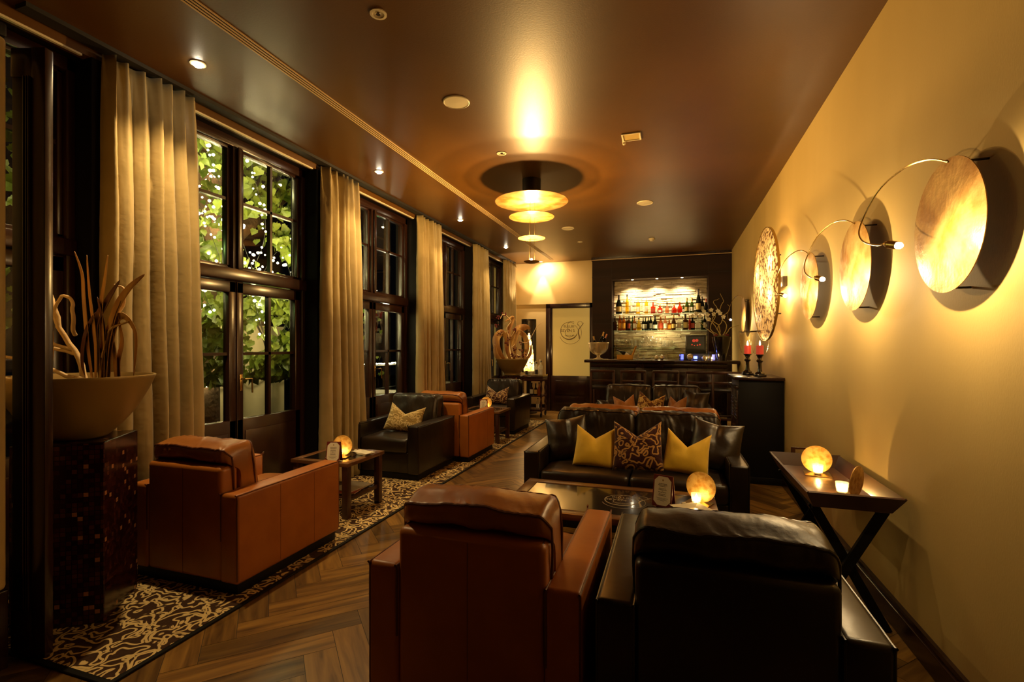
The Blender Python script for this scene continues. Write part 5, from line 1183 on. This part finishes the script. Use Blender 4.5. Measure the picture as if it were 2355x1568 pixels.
# ------------------------------------------------------------------ garden outside the windows
b = bmesh.new(); bx(b, -16, -3.66, -3, 22, -.25, -.12); o = struct('garden_ground', b, 'garden_ground', 0)
def ivy(name, label, n, boxes, seed, size=(.035,.075)):
    rnd = random.Random(seed); b = bmesh.new()
    for _ in range(n):
        x0, x1, y0, y1, z0, z1 = rnd.choice(boxes)
        c = Vector((rnd.uniform(x0,x1), rnd.uniform(y0,y1), rnd.uniform(z0,z1)))
        if noise.noise(c*2.2+Vector((seed,0,0))) < -.02: continue
        s = rnd.uniform(*size)
        q = Matrix.Rotation(rnd.uniform(-.8,.8)+PI/2, 4, 'Z') @ Matrix.Rotation(rnd.uniform(-.5,1.0), 4, 'X') @ Matrix.Rotation(rnd.uniform(-.9,.9), 4, 'Y')
        pts = [(0,-.9),(.45,-.35),(.85,.15),(.60,.70),(.18,.62),(0,.80),(-.18,.62),(-.60,.70),(-.85,.15),(-.45,-.35)]
        ctr = b.verts.new(c+q @ Vector((0, .12*s, 0))); ring = [b.verts.new(c+q @ Vector((x*s, 0, y*s))) for x, y in pts]
        for i in range(len(ring)): b.faces.new((ctr, ring[i], ring[(i+1) % len(ring)]))
    o = ob(name, b, 'ivy_leaf', None, 0); return tag(o, label, 'ivy', None, 'stuff')
ivy('ivy_foliage', 'green ivy leaves hung with fairy lights outside the second window', 6500, [(-4.9,-4.25,3.25,5.3,1.75,4.3),(-4.9,-4.25,3.25,5.3,1.75,4.3),(-4.6,-4.25,3.3,4.9,1.0,1.9),(-4.6,-4.25,4.3,4.9,1.0,3.2)], 2)
ivy('ivy_foliage', 'sparse ivy leaves outside the window behind the driftwood bowl', 900, [(-5.0,-4.2,2.2,3.1,1.5,3.8)], 5)
ivy('shrub_foliage', 'faint green bush outside the third window', 700, [(-6.5,-5.8,7.6,8.9,-.11,2.4)], 8)
b = bmesh.new(); tube(b, smoothpts([(-5.2,4.15,-.15),(-5.15,4.1,1.4),(-5.25,4.25,2.8),(-5.1,4.1,4.6)], 6), .24, 16); tube(b, smoothpts([(-5.2,4.2,2.2),(-5.2,4.8,2.9),(-5.1,5.5,3.6)], 5), .09, 10)
tag(ob('tree_trunk', b, 'bark', None), 'tree trunk wound with fairy lights outside the second window', 'tree')
def strand(pts, name, label, step=.055, r_=.0085, seed=0, jit=.03):
    rnd = random.Random(seed); rt = thing(name, label, 'string lights', (0,0,0)); q = smoothpts(pts, 10); b = bmesh.new(); tube(b, q, .0025, 4); ob('wire', b, 'iron_black', rt)
    b = bmesh.new(); acc = 0
    for p, p2 in zip(q, q[1:]):
        L_ = (p2-p).length; acc += L_
        while acc > step:
            acc -= step; c = p.lerp(p2, 1-acc/max(L_, 1e-6) if L_ > 0 else 0)+Vector((rnd.uniform(-jit,jit), rnd.uniform(-jit,jit), rnd.uniform(-jit,jit)))
            bmesh.ops.create_icosphere(b, subdivisions=1, radius=r_*rnd.uniform(.7,1.45), matrix=Matrix.Translation(c))
    o = ob('tiny_bulbs', b, 'fairy', rt); o['kind'] = 'stuff'; return rt
strand([(-4.9+.0,4.15+.28*math.sin(t*1.7),3.9-t*.30) for t in range(11)], 'string_lights', 'fairy lights winding down the tree trunk', .04, .013, 1, .05)
strand([(-4.25,3.55+.10*math.sin(t*2.1),3.9-t*.24) for t in range(10)], 'string_lights', 'fairy lights hanging in the ivy at the left of the second window', .045, .012, 2, .06)
strand([(-4.15,4.02+.09*math.sin(t*1.3+1),4.1-t*.27) for t in range(11)], 'string_lights', 'fairy lights hanging in the ivy beside the window mullion', .05, .012, 3, .05)
strand([(-4.15,4.62+.14*math.sin(t*1.9+1),2.9-t*.16) for t in range(10)], 'string_lights', 'fairy lights in the ivy at the middle of the second window', .045, .012, 4, .06)
strand([(-4.2,4.98+.13*math.sin(t*2.3+1),2.35-t*.10) for t in range(12)], 'string_lights', 'dense fairy lights at the right side of the second window', .030, .011, 5, .09)
strand([(-4.3,3.62+t*.12,2.62+.22*math.sin(t*1.1)-t*.05) for t in range(12)], 'string_lights', 'fairy lights swagged across the ivy behind the second window', .04, .012, 6, .09)
strand([(-4.35,2.45+t*.05,2.05-.06*math.sin(t)) for t in range(9)], 'string_lights', 'fairy lights outside the window behind the driftwood bowl', .03, .008, 7, .05)
strand([(-5.3,7.0+t*.25,1.06+.01*math.sin(t)) for t in range(9)], 'string_lights', 'row of fairy lights along the terrace rail outside the third window', .035, .011, 8, .008)
b = bmesh.new()
for p in ((-4.45,4.40,1.90),(-4.4,4.50,2.12)): bmesh.ops.create_icosphere(b, subdivisions=2, radius=.028, matrix=Matrix.Translation(p))
tag(ob('garden_lamp', b, 'spot_glow', None), 'bright garden lamp seen through the second window', 'garden lamp')
light('garden_light', 'POINT', (-3.95, 4.05, 2.2), 6, (1,.78,.32), .05); light('garden_light', 'POINT', (-4.0, 4.75, 1.9), 7, (.95,.9,.35), .05); light('garden_light', 'POINT', (-4.0, 3.6, 3.1), 7, (.95,.85,.35), .05)
light('garden_light', 'POINT', (-4.1, 2.5, 2.2), 3, (.6,1.,.25), .05); light('garden_light', 'POINT', (-5.7, 8.0, 2.1), 2, (.2,1.,.3), .05)
# canvas pavilion
rt = thing('garden_pavilion', 'cream canvas garden pavilion with dark hoops beyond the ivy', 'pavilion', (-7.4, 6.3, -.12))
b = bmesh.new(); grid(b, 24, 8, lambda u, v: (-.2+.25*math.cos(u*PI), -1.1+2.6*u, 2.25+.22*math.sin(u*PI*3)*v-.5*v)); grid(b, 20, 6, lambda u, v: (.05*math.sin(u*25), -1.1+2.6*u, 1.9*v)); ob('canvas', b, 'garden_canvas', rt)
b = bmesh.new()
for k in range(4): tube(b, smoothpts([(.12, -1.0+k*.62, 0), (.12, -.86+k*.62, .8), (.12, -.95+k*.62, 1.5), (.12, -1.15+k*.62, 1.9)], 5), .018, 6)
tube(b, [(.1,-1.1,.95),(.1,1.5,.95)], .015); ob('hoops', b, 'iron_black', rt)
light('pavilion_light', 'POINT', (-6.8, 6.2, 1.6), 50, (1,.80,.42), .1)
# terrace rail and furniture
rt = thing('terrace_rail', 'dark terrace rail outside the third window', 'railing', (-5.35, 8.0, -.12))
b = bmesh.new(); tube(b, [(0,-1.6,1.14),(0,1.4,1.14)], .02); tube(b, [(0,-1.6,.7),(0,1.4,.7)], .01)
for k in range(5): tube(b, [(0,-1.6+k*.75,0),(0,-1.6+k*.75,1.14)], .014)
ob('bars', b, 'iron_black', rt)
def bistro(loc, rz, label):
    rt = thing('bistro_table', label, 'garden table', loc, rz)
    b = bmesh.new(); bx(b, -.32, .32, -.32, .32, .70, .73, .004); ob('tabletop', b, 'white_metal', rt)
    for sx in (-.28, .28):
        for sy in (-.28, .28): b = bmesh.new(); bx(b, sx-.018, sx+.018, sy-.018, sy+.018, 0, .70); ob('leg', b, 'white_metal', rt)
bistro((-4.70, 7.25, -.12), R(10), 'white metal garden table outside the third window'); bistro((-4.75, 9.5, -.12), R(24), 'white metal garden table outside the fourth window')
def gchair(loc, rz, label):
    rt = thing('garden_chair', label, 'garden chair', loc, rz)
    b = bmesh.new()
    for k in range(5): bx(b, -.2, .2, -.2+k*.085, -.14+k*.085, .44, .455)
    ob('seat', b, 'window_wood', rt); b = bmesh.new()
    for k in range(4): bx(b, -.2, .2, .205, .22, .55+k*.09, .60+k*.09)
    ob('backrest', b, 'window_wood', rt); b = bmesh.new()
    for sx in (-.2, .2): tube(b, [(sx,-.2,0),(sx,.1,.44),(sx,.215,.92)], .012, 6); tube(b, [(sx,.22,0),(sx,-.18,.44)], .012, 6)
    ob('frame', b, 'white_metal', rt)
gchair((-4.6, 6.45, -.12), R(150), 'slatted garden chair beside the white garden table outside the third window'); gchair((-4.6, 8.5, -.12), R(20), 'slatted garden chair outside the fourth window')
light('terrace_light', 'POINT', (-4.9, 7.6, 1.9), 8, (1,.85,.6), .05)

# ------------------------------------------------------------------ world and render look
w = bpy.data.worlds.new('night'); sc.world = w; w.use_nodes = True
bg = w.node_tree.nodes.get('Background') or w.node_tree.nodes.new('ShaderNodeBackground')
bg.inputs[0].default_value = (.006,.006,.008,1); bg.inputs[1].default_value = .15
sc.view_settings.view_transform = 'Standard'; sc.view_settings.look = 'None'; sc.view_settings.exposure = 0.3; sc.view_settings.gamma = 1.0; sc.view_settings.use_curve_mapping = False
sc.cycles.use_denoising = True
sc.cycles.max_bounces = 8; sc.cycles.diffuse_bounces = 2; sc.cycles.glossy_bounces = 4; sc.cycles.transparent_max_bounces = 24; sc.cycles.transmission_bounces = 4
sc.cycles.sample_clamp_indirect = 4.0; sc.cycles.caustics_reflective = False; sc.cycles.caustics_refractive = False
